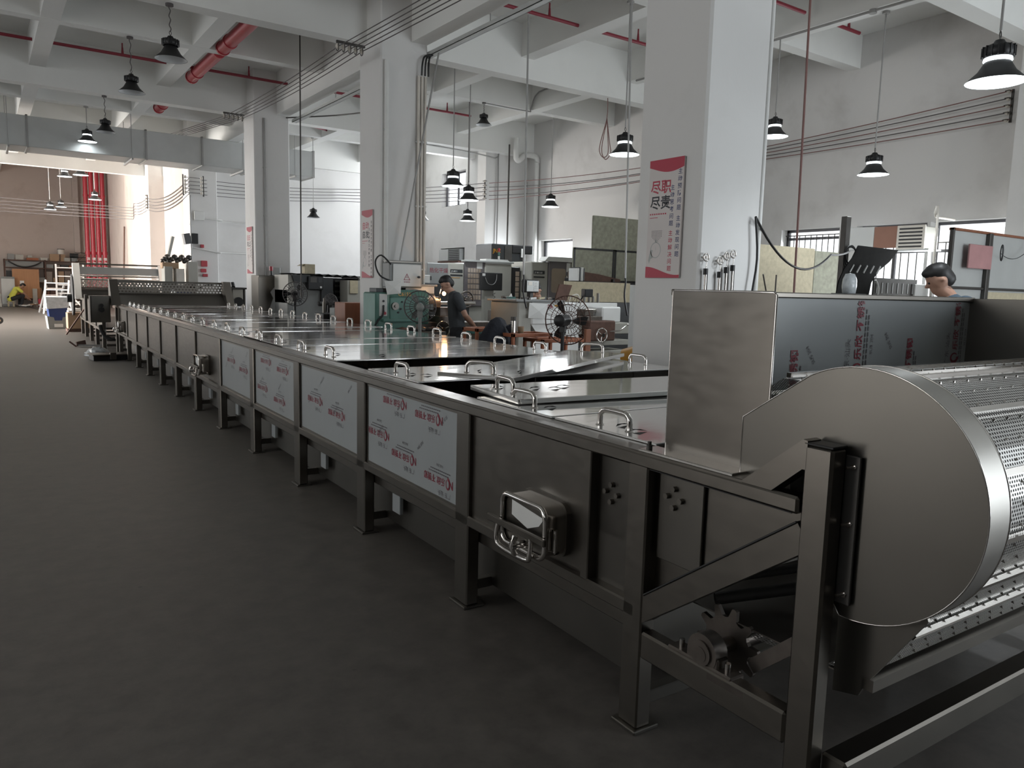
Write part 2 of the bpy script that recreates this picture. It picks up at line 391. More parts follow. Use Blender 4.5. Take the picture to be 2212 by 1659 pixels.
# windows: frames, panes, bars
M['win_frame'] = mat('dark_window_frame', (0.10, 0.10, 0.11), 0.4, 0.3)
M['pane'] = new_mat('window_glass')[0]
_p = M['pane'].node_tree.nodes['Principled BSDF']; _p.inputs['Transmission Weight'].default_value = 1; _p.inputs['Roughness'].default_value = 0.02; _p.inputs['IOR'].default_value = 1.05
def window(n, y0, y1, z0, z1, bars=0, vert=1, head=0.33):
    f = MB(); t = 0.045
    f.box(12.47, 12.52, y0, y1, z0, z0+t); f.box(12.47, 12.52, y0, y1, z1-t, z1)
    f.box(12.47, 12.52, y0, y0+t, z0, z1); f.box(12.47, 12.52, y1-t, y1, z0, z1)
    if head: f.box(12.47, 12.52, y0, y1, z1-head-t, z1-head)
    for k in range(1, vert+1): f.box(12.47, 12.52, y0+(y1-y0)*k/(vert+1)-t/2, y0+(y1-y0)*k/(vert+1)+t/2, z0, z1-head if head else z1)
    o = f.build('window_%d' % n, 'win_frame'); o['kind'] = 'structure'
    B_(12.49, 12.495, y0+t, y1-t, z0+t, z1-t).build('pane', 'pane', o)
    if bars:
        b = MB()
        for k in range(bars): b.cyl((12.44, y0+(y1-y0)*(k+.5)/bars, z0), (12.44, y0+(y1-y0)*(k+.5)/bars, z1-head*0.75), 0.008, 6)
        for zz in (z1-head*0.75, z0+(z1-z0)*0.3): b.box(12.43, 12.45, y0, y1, zz-0.008, zz+0.008)
        b.build('security_bars', 'dark_steel', o)
    return o
window(1, 5.08, 6.25, 1.0, 2.80, 9, 1, 0.42); window(2, 6.30, 7.48, 1.0, 2.80, 9, 1, 0.42); window(3, 7.80, 8.97, 1.0, 2.80, 10, 0, 0.14)
window(4, 15.1, 16.5, 1.6, 2.88, 0, 0, 0); window(5, 20.33, 21.8, 4.12, 5.16, 0, 1, 0.0); window(6, 20.33, 21.8, 1.6, 2.82, 0, 0, 0)
M['gate'] = mat('grey_roller_door', (0.3, 0.31, 0.32), 0.5, 0.5)
# ---------------------------------------------------------------- lamps
def lamp_parts(root, lit, cord=1.0, flex=False, rod=True):
    """high-bay lamp hanging from the point (0,0,cord); rim at z 0, rim radius 0.2"""
    b = MB(); b.lathe([(0.012, 0.30), (0.03, 0.295), (0.045, 0.27), (0.088, 0.255), (0.105, 0.235), (0.105, 0.175), (0.092, 0.17)], n=24)
    for k in range(16):
        a = 2*PI*k/16; b.bar((0.1*math.cos(a), 0.1*math.sin(a), 0.175), (0.1*math.cos(a), 0.1*math.sin(a), 0.25), 0.008, 0.02, (math.cos(a), math.sin(a), 0))
    b.build('lamp_body', 'black', root)
    sh = MB().lathe([(0.075, 0.165), (0.09, 0.135), (0.125, 0.075), (0.20, 0.004), (0.203, 0.0)], n=32); sh.build('lamp_shade', 'black', root)
    inn = MB().lathe([(0.199, 0.001), (0.122, 0.070), (0.07, 0.13), (0.0, 0.132)], n=32); inn.build('reflector', 'lamp_on' if lit else 'lamp_in', root)
    if lit:
        MB().lathe([(0.092, 0.170), (0.096, 0.150), (0.085, 0.140)], n=24).build('light_ring', 'lamp_on', root)
    hk = MB().tube([(0.0, 0, 0.30), (0.015, 0, 0.33), (0, 0, 0.36), (-0.012, 0, 0.335), (0, 0, 0.305)], 0.004, 6); hk.build('hook', 'dark_steel', root)
    c = MB()
    if flex: c.tube([(0.012*math.sin(i*2.1)*(1 if 0 < i < 9 else 0), 0.01*math.cos(i*1.7)*(1 if 0 < i < 9 else 0), 0.35+(cord-0.35)*i/9) for i in range(10)], 0.007, 6)
    else: c.cyl((0, 0, 0.36), (0, 0, cord), 0.010, 8)
    if rod: c.cyl((0, 0, cord-0.03), (0, 0, cord), 0.05, 12)
    c.build('suspension_rod' if not flex else 'suspension_cord', ('rod' if not flex and cord < 3 else 'wire_dark'), root)
lamps = [ # x, y, z rim, ceiling z, lit, flex, scale, label
 (2.16, 10.9, 4.40, 5.08, 0, 1, .97, 'unlit black pendant lamp hanging highest and nearest over the left aisle'),
 (2.15, 13.87, 4.55, 5.40, 0, 1, .97, 'unlit black pendant lamp, second nearest over the left aisle, under the secondary beam'),
 (2.15, 17.0, 4.40, 5.08, 0, 1, .88, 'unlit black pendant lamp, third of the left row, in front of the air duct'),
 (2.15, 19.95, 4.63, 5.40, 1, 0, .95, 'lit black pendant lamp hanging just before the long grey air duct'),
 (3.05, 30.6, 5.10, 7.7, 1, 0, 1.2, 'lit pendant lamp of the far hall, right and higher one of a close pair'),
 (2.55, 30.4, 4.98, 7.7, 1, 0, 1.1, 'lit pendant lamp of the far hall, left one of the close pair below the duct'),
 (3.70, 32.8, 4.50, 7.7, 1, 0, 1.1, 'lit pendant lamp hanging directly in front of the red risers'),
 (2.50, 36.5, 4.30, 6.9, 1, 0, 1.1, 'lit pendant lamp low against the far warm wall, left of two'),
 (2.90, 36.7, 4.45, 6.9, 1, 0, 1.0, 'lit pendant lamp low against the far warm wall, right of two'),
 (6.17, 2.76, 3.18, 5.9, 1, 0, 1.0, 'large lit pendant lamp nearest the camera at the upper right'),
 (10.15, 6.0, 3.27, 5.4, 1, 0, 1.0, 'lit pendant lamp on a long rod above the sheet metal guard by the right wall'),
 (10.05, 7.58, 3.99, 5.93, 1, 0, 1.0, 'lit pendant lamp half hidden by the right edge of the nearest pillar'),
 (7.25, 7.86, 3.43, 5.4, 1, 0, 1.0, 'lit pendant lamp just left of the nearest pillar'),
 (6.94, 11.9, 3.36, 5.93, 1, 0, 1.0, 'lit pendant lamp in front of the bright high window, left and nearer of two'),
 (8.0, 13.1, 3.30, 5.93, 1, 0, 1.0, 'lit pendant lamp in front of the bright high window, right and lower of two'),
 (9.20, 15.1, 3.10, 5.93, 1, 0, .9, 'small lit pendant lamp lowest behind the two window lamps'),
 (10.8, 14.1, 3.47, 5.93, 1, 0, 1.0, 'lit pendant lamp between the corner pier and the framed boards on the right'),
 (8.76, 13.8, 4.95, 5.40, 0, 1, .82, 'unlit small pendant lamp hanging on a short cord close under the ceiling'),
 (10.6, 19.9, 3.50, 5.4, 0, 0, .95, 'unlit small pendant lamp beside the second pillar, beyond the cross pier'),
 (7.39, 20.0, 3.34, 5.40, 0, 0, .85, 'unlit black pendant lamp alone against the bright bluish end wall')]
for x, y, z, cz, lit, flex, sc, lab in lamps:
    t = thing('pendant_lamp', lab, 'lamp', (x, y, z), 0, 'industrial pendant lamps'); lamp_parts(t, lit, (cz-z)/sc, flex); t.scale = (sc, sc, sc)
    if lit:
        l = bpy.data.lights.new('lamp_light', 'SPOT'); l.energy = 95 if y < 19.5 else 18; l.spot_size = math.radians(150); l.spot_blend = 0.6; l.shadow_soft_size = 0.12; l.color = (0.88, 0.95, 1.0)
        lo = bpy.data.objects.new('lamp_light', l); COL.objects.link(lo); lo.parent = t; lo.location = (0, 0, 0.06)
# ================================================================ the long conveyor machine (machine frame: x across, y along, away from the camera)
XL, XR, Y0, Y1 = 1.828, 4.15, 1.29, 18.6
OFF = (XL, Y0, 0.0)
MR = thing('conveyor_machine', 'very long stainless steel trough conveyor machine running from the foreground down the hall', 'machine', mf(XL, Y0), -DY)
def mp(name, mb, m, par=None): return mb.build(name, m, par or MR, OFF if True else None)
posts = [1.91, 3.16, 4.49, 5.83, 7.18, 8.55, 9.89, 11.23, 12.57, 13.91, 15.25, 16.59, 17.93]
PW = 0.13
for i, y in enumerate(posts):
    w = PW if i else 0.10
    l = BB(XL, XL+0.07, y, y+w, 0.012, 0.995, r=0.006); mp('leg', l, 'steel')
    mp('leg', BB(XR-0.07, XR, y, y+w, 0.012, 0.995, r=0.006), 'steel')
    mp('foot_plate', BB(XL-0.02, XL+0.10, y-0.015, y+w+0.015, 0, 0.014, r=0.004), 'steel_dull')
    mp('floor_rail', BB(XL+0.07, XR-0.07, y+0.02, y+0.07, 0.08, 0.13, r=0.004), 'steel_dull')
# top rails and rim
mp('top_rail', BB(XL-0.004, XL+0.06, 1.30, Y1, 0.985, 1.036, r=0.008), 'steel')
mp('top_rail', BB(XR-0.06, XR+0.004, 1.30, Y1, 0.985, 1.036, r=0.008), 'steel')
mp('deck_rim', BB(XL+0.0, XL+0.115, 1.5, Y1, 1.030, 1.042, r=0.003), 'steel')
mp('deck_rim', BB(XR-0.115, XR, 1.5, Y1, 1.030, 1.042, r=0.003), 'steel_pol')
mp('lower_rail', BB(XL, XL+0.05, 1.95, Y1, 0.425, 0.478, r=0.006), 'steel')
mp('lower_rail', BB(XL+0.07, XL+0.11, 2.05, Y1, 0.33, 0.40, r=0.006), 'steel')
mp('lower_rail', BB(XR-0.05, XR, 1.95, Y1, 0.425, 0.478, r=0.006), 'steel')
# tank: inner trough and hanging belly
tk = MB(); tk.box(XL+0.045, XL+0.06, 1.98, Y1, 0.44, 1.0); tk.box(XR-0.06, XR-0.045, 1.98, Y1, 0.44, 1.0)
tk.box(XL+0.05, XR-0.05, 2.3, Y1, 0.44, 0.455)
mp('tank', tk, 'steel_dull')
mp('tank_belly', MB().prism([(XL+0.14, 0.44), (XL+0.36, 0.10), (XR-0.36, 0.10), (XR-0.14, 0.44)], 'y', 2.15, Y1-0.1) if False else B_(XL+0.16, XR-0.16, 2.15, Y1-0.1, 0.09, 0.435), 'steel_dull')
for y in posts[2:]:
    mp('bracket', BB(XL+0.11, XL+0.135, y-0.30, y-0.19, 0.19, 0.40, r=0.003), 'film')
# film print
def logo(mbr, mbg, O, U, V, s=1.0):
    O = Vector(O); U = Vector(U).normalized(); V = Vector(V).normalized()
    P = lambda a, b: O + U*a*s + V*b*s
    text(mbr, 'N', 0.062*s, P(-0.150, -0.016), U, V, 0.02)
    # swirl ring
    n = 14; vs = []; 
    for k in range(n+1):
        a = math.radians(-50 + 330*k/n); w = 0.006*(0.5+k/n)
        for q in (-w, w): vs.append(P(-0.092+(0.024+q)*math.cos(a)*0.8, 0.006+(0.027+q)*math.sin(a)))
    mbr.add(vs, [(2*k, 2*k+1, 2*k+3, 2*k+2) for k in range(n)])
    text(mbr, '乐欣', 0.046*s, P(-0.060, -0.010), U, V, 0.015); text(mbr, '不锈钢', 0.046*s, P(0.045, -0.010), U, V, 0.015)
    text(mbg, '广东·汕头', 0.034*s, P(-0.125, 0.058), U, V)
    text(mbg, 'SUS 304', 0.022*s, P(-0.04, -0.082), U, V)
    for k, (a, b) in enumerate(((-0.10, 0.13), (-0.12, 0.11))):
        v = -0.034-0.016*k
        for j in range(11):
            c = a+(b-a)*j/11
            mbg.add([P(c, v), P(c+(b-a)/14, v), P(c+(b-a)/14, v+0.006), P(c, v+0.006)], [(0, 1, 2, 3)])
def diag(mbg, O, U, V):
    U2 = (Vector(U)*0.8+Vector(V)*0.6); V2 = (Vector(V)*0.8-Vector(U)*0.6); text(mbg, 'SUS 304', 0.026, O, U2, V2)
def prints(par, fn, ok):
    """one printed mark of the film: red and grey parts; what runs over the panel edge is cut off"""
    r_, g_ = MB(), MB(); fn(r_, g_)
    for m_, c in ((r_, 'film_red'), (g_, 'film_grey')):
        keep = [f for f in m_.f if all(ok(m_.v[j]) for j in f)]
        if not keep: continue
        m_.f = keep; m_.sm = [False]*len(keep); m_.uv = [None]*len(keep); mp('film_print', m_, c, par)
# side panels
inner = [(3.29, 4.49), (4.62, 5.83), (5.96, 7.18), (7.31, 8.55), (8.68, 9.89), (10.02, 11.23), (11.36, 12.57), (12.70, 13.91), (14.04, 15.25), (15.38, 16.59), (16.72, 17.93)]
XP = XL+0.022
for i, (a, b) in enumerate(inner):
    fr = MB(); 
    fr.box(XP-0.001, XP+0.012, a, b, 0.478, 0.986)
    p = mp('side_panel', fr, 'film' if i < 4 else 'steel')
    if i >= 4:
        continue
    g = MB()
    for (ya, yb, za, zb) in ((a, b, 0.478, 0.492), (a, b, 0.968, 0.986), (a, a+0.018, 0.49, 0.97), (b-0.018, b, 0.49, 0.97)): g.box(XP-0.006, XP, ya, yb, za, zb)
    mp('panel_trim', g, 'steel', p)
    x = XP-0.0025
    U = (0, 1, 0); V = (0, 0, -1)
    if i == 0: ps = [(4.06, .925), (3.62, .905), (4.30, .70), (3.93, .625), (3.50, .585)]
    elif i == 1: ps = [(5.48, .745), (5.03, .705)]
    elif i == 2: ps = [(6.80, .91), (6.30, .88), (6.92, .66), (6.40, .61)]
    else: ps = [(8.10, .80), (7.60, .75)]
    for (yy, zz) in ps: prints(p, lambda r_, g_: logo(r_, g_, (x, yy, zz), U, V, 1.0), lambda q: a+0.02 < q[1] < b-0.02 and 0.495 < q[2] < 0.965)
    for k in range(4):
        yy = a+0.14+(b-a-0.28)*k/3.4; prints(p, lambda r_, g_: diag(g_, (x, yy, 0.94 if k % 2 == 0 else 0.76), U, V), lambda q: a+0.02 < q[1] < b-0.02)
mp('side_panel', B_(XR-0.035, XR-0.022, 2.0, 17.93, 0.478, 0.986), 'steel')
# near bays of the left side: inspection bay and bolted plates
mp('side_panel', B_(XP, XP+0.012, 2.27, 3.16, 0.478, 0.99), 'steel')
mp('slim_post', BB(XL+0.002, XL+0.05, 2.225, 2.27, 0.47, 0.99, r=0.004), 'steel')
mp('recess_panel', B_(XL+0.075, XL+0.085, 2.0, 2.24, 0.44, 0.99), 'steel_dull')
def bolted(name, ya, yb, za, zb, cy, cz):
    p = mp(name, BB(XL+0.045, XL+0.055, ya, yb, za, zb, r=0.003), 'steel_dull')
    for dy, dz in ((0, .033), (.033, .002), (-.033, -.002), (0, -.033)):
        mp('bolt', MB().cyl((XL+0.046, cy+dy, cz+dz), (XL+0.030, cy+dy, cz+dz), 0.011, 6), 'steel', p)
bolted('bolted_plate', 2.01, 2.215, 0.67, 0.985, 2.142, 0.838)
bolted('bolted_plate', 1.69, 1.895, 0.665, 0.985, 1.818, 0.898)
# triangular end zone: inner plate, diagonal, brace, end leg
mp('end_panel', MB().prism([(1.30, 0.985), (1.30, 0.93), (1.91, 0.42), (1.91, 0.985)], 'x', XL+0.06, XL+0.07), 'steel')
mp('diagonal_brace', MB().bar((XL+0.03, 1.28, 0.93), (XL+0.03, 1.95, 0.445), 0.05, 0.085, (0, 0.6, 0.8)), 'steel')
mp('diagonal_brace', MB().prism([(1.51, 1.034), (1.395, 1.034), (1.297, 1.118), (1.285, 1.118), (1.285, 1.20), (1.30, 1.203)], 'x', XL, XL+0.06), 'steel')
for x in (XL, XR-0.06):
    mp('leg', BB(x, x+0.065, 1.205, 1.295, 0.012, 1.19, r=0.008), 'steel')
    mp('leg_cap', BB(x, x+0.065, 1.205, 1.295, 1.19, 1.197, r=0.003), 'black')
    mp('foot_plate', BB(x-0.02, x+0.09, 1.18, 1.32, 0, 0.013, r=0.004), 'steel_dull')
mp('side_beam', BB(XL, XL+0.06, 1.295, 1.91, 0.29, 0.39, r=0.008), 'steel')
mp('side_beam', BB(XR-0.06, XR, 1.295, 1.91, 0.29, 0.39, r=0.008), 'steel')
mp('cross_beam', BB(XL+0.06, XR-0.06, 1.13, 1.21, 0.20, 0.30, r=0.008), 'steel')
mp('angle_strip', BB(XL+0.066, XL+0.075, 1.165, 1.21, 0.75, 1.17, r=0.002), 'dark_steel')
for z in (1.14, 0.98, 0.78): mp('bolt', MB().cyl((XL+0.062, 1.183, z), (XL+0.078, 1.183, z), 0.009, 6).cyl((XL+0.04, 1.19, z), (XL+0.062, 1.183, z), 0.004, 8), 'steel_pol')
M['band'] = mat('band_reflection_tone', (0.42, 0.405, 0.38), 0.40, 1.0, 0.12, 3, 0, 60, (1, 3, 3), .05)  # lighter steel than the case side: bright reflection put into the colour
# chain case: round sheet-metal housing at the end of the belt
cy_, cz_, R_ = 1.19, 1.06, 0.352
outl = [(1.58, 1.03), (1.58, 1.218)]
outl += [(cy_+R_*math.cos(a), cz_+R_*math.sin(a)) for a in [math.radians(63+ (272-63)*k/56) for k in range(57)]]
outl += [(1.225, 0.74), (1.245, 1.12), (1.30, 1.185), (1.515, 1.028)]
case = MB(); xa, xb = XL+0.082, XL+0.185
n = len(outl)
case.add([(xa, u, w) for u, w in outl], [tuple(range(n))])
case.add([(xb, u, w) for u, w in outl], [tuple(reversed(range(n)))])
mp('chain_case', case, 'steel_dull')
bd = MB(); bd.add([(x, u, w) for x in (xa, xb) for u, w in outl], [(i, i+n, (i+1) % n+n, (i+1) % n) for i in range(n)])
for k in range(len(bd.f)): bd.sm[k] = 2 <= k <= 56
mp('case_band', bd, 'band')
mp('case_edge_highlight', MB().tube([(xa, u, w) for u, w in outl], 0.0022, 6, True), 'steel_pol'); mp('case_edge_highlight', MB().tube([(xb, u, w) for u, w in outl], 0.0022, 6, True), 'steel_pol')  # polished tube added along the outline to give the edge highlight
mp('weld_seam', MB().tube([(XL+0.004, 1.305, 0.962), (XL+0.003, 1.60, 0.75), (XL+0.004, 1.905, 0.528)], 0.004, 6).tube([(XL+.001, 1.32, 0.985), (XL+.001, 1.9, 0.986)], 0.0018, 6), 'black')
mp('skirt_plate', MB().prism([(1.24, 0.80), (1.0, 0.80), (0.985, 0.76), (1.14, 0.515), (1.16, 0.47), (1.24, 0.45)], 'x', XL+0.14, XL+0.15), 'steel_dull')
# belt: perforated slats up out of the trough, round the drum and back underneath
M['belt'] = perforated('perforated_belt_steel', (0.62, 0.61, 0.59), 0.0125, 0.30, metal=0.6, rough=0.35)
prof = [(1.95, 1.045), (1.72, 1.20), (1.50, 1.345)]
prof += [(cy_+0.315*math.cos(math.radians(a)), cz_+0.315*math.sin(math.radians(a))) for a in range(65, 221, 12)]
prof += [(1.14, 0.515+0.03), (1.30, 0.50), (1.62, 0.47)]
bel = MB(); u0 = 0; xa, xb = XL+0.16, XR-0.16
for (a, b), (c, d) in zip(prof, prof[1:]):
    u1 = u0 + math.hypot(c-a, d-b)
    bel.add([(xa, a, b), (xb, a, b), (xb, c, d), (xa, c, d)], [(0, 1, 2, 3)], False, [[(xa, u0), (xb, u0), (xb, u1), (xa, u1)]]); u0 = u1
mp('perforated_belt', bel, 'belt')
def along(t):
    for (a, b), (c, d) in zip(prof, prof[1:]):
        L = math.hypot(c-a, d-b)
        if t <= L: return a+(c-a)*t/L, b+(d-b)*t/L, (-(d-b)/L, (c-a)/L)
        t -= L
    return None
t = 0.05
while t < 1.75 and along(t):
    a, b, (na, nb) = along(t)
    if (a-cy_)*na+(b-cz_)*nb < 0: na, nb = -na, -nb
    mp('belt_slat', MB().bar((xa, a+na*0.012, b+nb*0.012), (xb, a+na*0.012, b+nb*0.012), 0.016, 0.014, (0, na, nb)), 'steel_pol'); t += 0.17
# studs of the belt (counted rows of raised nibs)
st = MB(); t = 0.02
while along(t):
    a, b, (na, nb) = along(t)
    if (a-cy_)*na+(b-cz_)*nb < 0: na, nb = -na, -nb
    for k in range(int((xb-xa)/0.075)):
        x = xa+0.03+0.075*k
        st.add([(x-.004, a, b), (x+.004, a, b), (x, a+na*.008+nb*.003, b+nb*.008), (x, a+na*.001+nb*.008, b+nb*.001-na*.008)], [(0, 1, 2), (1, 3, 2), (3, 0, 2)])
    t += 0.057
o = mp('belt_studs', st, 'steel_pol'); o['kind'] = 'stuff'
mp('drum', MB().cyl((xa+.01, cy_, cz_), (xb-.01, cy_, cz_), 0.27, 32), 'dark_steel')
mp('belt_tray', MB().bar((xa-0.02, 1.135, 0.515), (xb+0.02, 1.135, 0.515), 0.035, 0.035).box(xa, xb, 1.14, 1.9, 0.500, 0.505), 'steel')
# lower shaft, sprocket, bearing and arm
def sprocket(mb, c, r, teeth, xa, xb):
    P = []
    for k in range(teeth):
        a0 = 2*PI*k/teeth+0.2; w = 2*PI/teeth
        for q, rr in ((0, .70), (.22, .73), (.38, .98), (.46, 1.0), (.54, 1.0), (.62, .98), (.78, .73)): P.append((c[0]+r*rr*math.cos(a0+q*w), c[1]+r*rr*math.sin(a0+q*w)))
    mb.prism(P, 'x', xa, xb)
    return mb
mp('sprocket', sprocket(MB(), (1.652, 0.415), 0.132, 10, XL+0.155, XL+0.17), 'iron')
mp('shaft', MB().cyl((XL+0.0, 1.63, 0.425), (XR-0.1, 1.652, 0.425), 0.026, 20), 'iron')
brg = MB().cyl((XL+0.01, 1.63, 0.43), (XL+0.065, 1.63, 0.43), 0.062, 28).cyl((XL+0.002, 1.63, 0.43), (XL+0.07, 1.63, 0.43), 0.042, 24)
mp('bearing', brg, 'iron'); bs = BB(XL+0.005, XL+0.07, 1.50, 1.78, 0.372, 0.398, r=0.005); bs.bbox(XL+0.012, XL+0.065, 1.56, 1.70, 0.39, 0.43); bs.bbox(XL, XL+0.06, 1.44, 1.60, 0.352, 0.385)
mp('bearing_base', bs, 'iron')
for y in (1.54, 1.74): mp('bolt', MB().cyl((XL+0.035, y, 0.39), (XL+0.035, y, 0.425), 0.011, 6), 'steel_pol')
mp('chain_arm', MB().bar((XL+0.13, 1.52, 0.40), (XL+0.13, 1.30, 0.60), 0.02, 0.045, (0, 1, 1)), 'iron')
mp('tension_rod', MB().cyl((XL+0.2, 1.75, 0.60), (XL+0.9, 1.30, 0.74), 0.016, 10), 'dark_steel')
mp('tension_rod', MB().cyl((XL+0.2, 1.75, 0.53), (XL+0.9, 1.30, 0.66), 0.022, 10), 'dark_steel')
# hopper plates standing on the deck
hl = BB(XL+0.098, XL+0.106, 1.50, 1.93, 1.042, 1.607, r=0.003)
mp('hopper_side', hl, 'steel')
mp('hopper_flange', BB(XL+0.012, XL+0.10, 1.55, 1.975, 1.040, 1.048, r=0.002), 'steel_pol')
mp('bolt', MB().cyl((XL+0.045, 1.955, 1.046), (XL+0.045, 1.955, 1.072), 0.008, 6).cyl((XL+0.045, 1.955, 1.048), (XL+0.045, 1.955, 1.06), 0.012, 6), 'dark_steel')
mp('hopper_edge', MB().tube([(XL+0.102, 1.50, 1.045), (XL+0.102, 1.50, 1.60), (XL+0.102, 1.51, 1.608), (XL+0.102, 1.925, 1.608), (XL+0.102, 1.932, 1.60), (XL+0.102, 1.932, 1.045)], 0.004, 8, smooth=False), 'steel_pol')
hb = mp('hopper_back', BB(XL+0.10, 3.955, 1.928, 1.936, 1.045, 1.600, r=0.002), 'film')
mp('hopper_lip', BB(XL+0.10, 3.97, 1.912, 1.945, 1.590, 1.612, r=0.004), 'steel')
mp('hopper_side', BB(3.950, 3.958, 0.60, 1.93, 1.09, 1.607, r=0.002), 'steel_dull')
yq = 1.9255; hok = lambda q: q[2] < 1.588 and q[0] < 3.94
for (xx, zz, s_) in ((3.05, 1.40, 1.18), (3.85, 1.42, 1.1), (2.62, 1.17, 1.18), (3.45, 1.22, 1.1)): prints(hb, lambda r_, g_: logo(r_, g_, (xx, yq, zz), (0, 0, 1), (-1, 0, 0), s_), hok)
for (xx, zz) in ((2.75, 1.33), (3.30, 1.38), (2.9, 1.12)): prints(hb, lambda r_, g_: diag(g_, (xx, yq, zz), (0, 0, 1), (-1, 0, 0)), hok)
# far end of this machine: two tapered side plates and a perforated sloping back
for x in (1.72, 4.05):
    mp('end_plate', MB().prism([(18.0, 1.04), (18.62, 1.04), (18.62, 1.585), (18.42, 1.585)], 'x', x, x+0.16), 'steel_dull')
M['perf_end'] = perforated('perforated_end_sheet', (0.34, 0.33, 0.31), 0.07, 0.26, rough=0.5)
pe = MB().add([(1.88, 18.56, 1.30), (4.05, 18.56, 1.30), (4.05, 18.62, 1.54), (1.88, 18.62, 1.54)], [(0, 1, 2, 3)], False, [[(0, 0), (2.17, 0), (2.17, .25), (0, .25)]])
mp('perforated_back', pe, 'perf_end')
mp('sloping_back', MB().add([(1.88, 18.1, 1.05), (4.05, 18.1, 1.05), (4.05, 18.56, 1.30), (1.88, 18.56, 1.30)], [(0, 1, 2, 3)]).bar((1.88, 18.62, 1.55), (4.05, 18.62, 1.55), 0.03, 0.03).bar((1.88, 18.55, 1.30), (4.05, 18.55, 1.30), 0.03, 0.03), 'steel_dull')
mp('end_leg', BB(XL, XL+0.07, 18.5, 18.6, 0, 0.99), 'steel'); 
# deck end sheet near the camera under the hopper and at the far end
mp('deck_plate', BB(XL+0.11, XR-0.11, 17.62, 18.1, 1.03, 1.042, r=0.002), 'lid')
# inspection ports
def port(yc, zc):
    p = mp('inspection_port', MB(), 'steel')
    def rr(hy, hz, r, n=6):
        P = []
        for (sy, sz, a0) in ((1, 1, 0), (-1, 1, 90), (-1, -1, 180), (1, -1, 270)):
            for k in range(n+1):
                a = math.radians(a0+90*k/n); P.append((yc+sy*(hy-r)+r*math.cos(a), zc+sz*(hz-r)+r*math.sin(a)))
        return P
    def shell(o1, x1, o2, x2): return MB().add([(x1, u, w) for u, w in o1]+[(x2, u, w) for u, w in o2], [(i, (i+1) % len(o1), len(o1)+(i+1) % len(o1), len(o1)+i) for i in range(len(o1))], True)
    A = rr(0.17, 0.115, 0.05); Bq = rr(0.16, 0.105, 0.045)
    s1 = MB().prism(A, 'x', XL+0.0, XL+0.025); mp('port_flange', s1, 'steel', p)
    s2 = shell(Bq, XL+0.0, Bq, XL-0.10); s2.f = [tuple(reversed(f)) for f in s2.f]; mp('port_neck', s2, 'steel_pol', p)
    mp('port_rim', MB().tube([(XL-0.10, u, w) for u, w in Bq], 0.012, 8, True), 'steel_pol', p)
    C = rr(0.155, 0.10, 0.04); n = len(C); mp('port_cover', MB().add([(XL-0.088, u, w) for u, w in C], [tuple(reversed(range(n)))]), 'steel', p)
    mp('port_film', MB().add([(XL-0.0895, yc+a, zc+b) for a, b in ((.10, .085), (.10, .02), (-.02, -.01), (-.10, .02), (-.135, .06))], [(4, 3, 2, 1, 0)][:1]), 'white', p)
    mp('port_bar', BB(XL-0.13, XL-0.112, yc-0.19, yc+0.24, zc-0.035, zc-0.005, r=0.004), 'steel', p)
    mp('port_handle', MB().tube([(XL-0.12, yc+0.16, zc-0.03), (XL-0.125, yc+0.165, zc-0.09), (XL-0.125, yc+0.13, zc-0.125), (XL-0.125, yc-0.06, zc-0.125), (XL-0.125, yc-0.09, zc-0.10), (XL-0.12, yc-0.09, zc-0.03)], 0.011, 8), 'steel_pol', p)
    mp('port_wing_nut', MB().cyl((XL-0.10, yc-0.05, zc-0.06), (XL-0.19, yc-0.05, zc-0.06), 0.016, 14).tube([(XL-0.17, yc-0.05, zc-0.10), (XL-0.185, yc-0.05, zc-0.06), (XL-0.17, yc-0.05, zc-0.02)], 0.013, 8), 'steel_pol', p)
    mp('port_hinge', MB().cyl((XL-0.06, yc-0.175, zc-0.07), (XL-0.06, yc-0.175, zc+0.02), 0.010, 10), 'steel_pol', p)
port(2.53, 0.625); port(9.28, 0.64); port(17.2, 0.64)
# ---------------------------------------------------------------- covers
def handle_pts(s=1.0):
    h = 0.070; w = 0.090
    P = [(0, -w, 0), (0, -w-0.0, h*0.62), (0, -w+0.012, h*0.86), (0, -w+0.035, h), (0, w-0.035, h), (0, w-0.012, h*0.86), (0, w, h*0.62), (0, w, 0)]
    return P
HX0, HX1, LX0, LX1 = 2.0, 3.98, 1.936, 4.042
def cover(label, x, y, z, rz=0.0, group=None, w=0.655, T=0.010):
    """cover plate; origin in the middle of its underside"""
    t = thing('cover_plate', label, 'cover plate', (*mf(x, y)[:2], z), rz-DY, group)
    hw = (LX1-LX0)/2
    BB(-hw, hw, -w/2+0.007, w/2-0.007, 0, T, r=0.003).build('plate', 'lid', t)
    for sx in (-1, 1):
        hb_ = MB().tube([(p[0]+sx*(hw-0.07), p[1], p[2]+T-.004) for p in handle_pts()], 0.0120, 10)
        for e in (-1, 1): hb_.lathe([(0.0, T+.0045), (0.017, T+.0042), (0.019, T)], (sx*(hw-0.07), e*0.090, 0), 10)
        hb_.build('handle', 'steel_pol', t)
    return t
XC = (LX0+LX1)/2
def scraps(t, pts, T=.010):
    """torn bits of black film left round the handles"""
    for k, (x, y, a) in enumerate(pts):
        m_ = MB(); ca, sa = math.cos(a), math.sin(a)
        P = [(-0.035, 0, .002), (-0.01, 0.012, .008), (0.02, 0.006, .004), (0.05, 0.002, .002), (0.015, -0.008, .012)]
        m_.add([(x+p[0]*ca-p[1]*sa, y+p[0]*sa+p[1]*ca, p[2]+T) for p in P], [(0, 1, 4), (1, 2, 4), (2, 3, 4), (4, 3, 2), (0, 4, 1)])
        m_.build('torn_film', 'black', t)
GL = 'steel cover plates on the long machine'
ZD = 1.0425
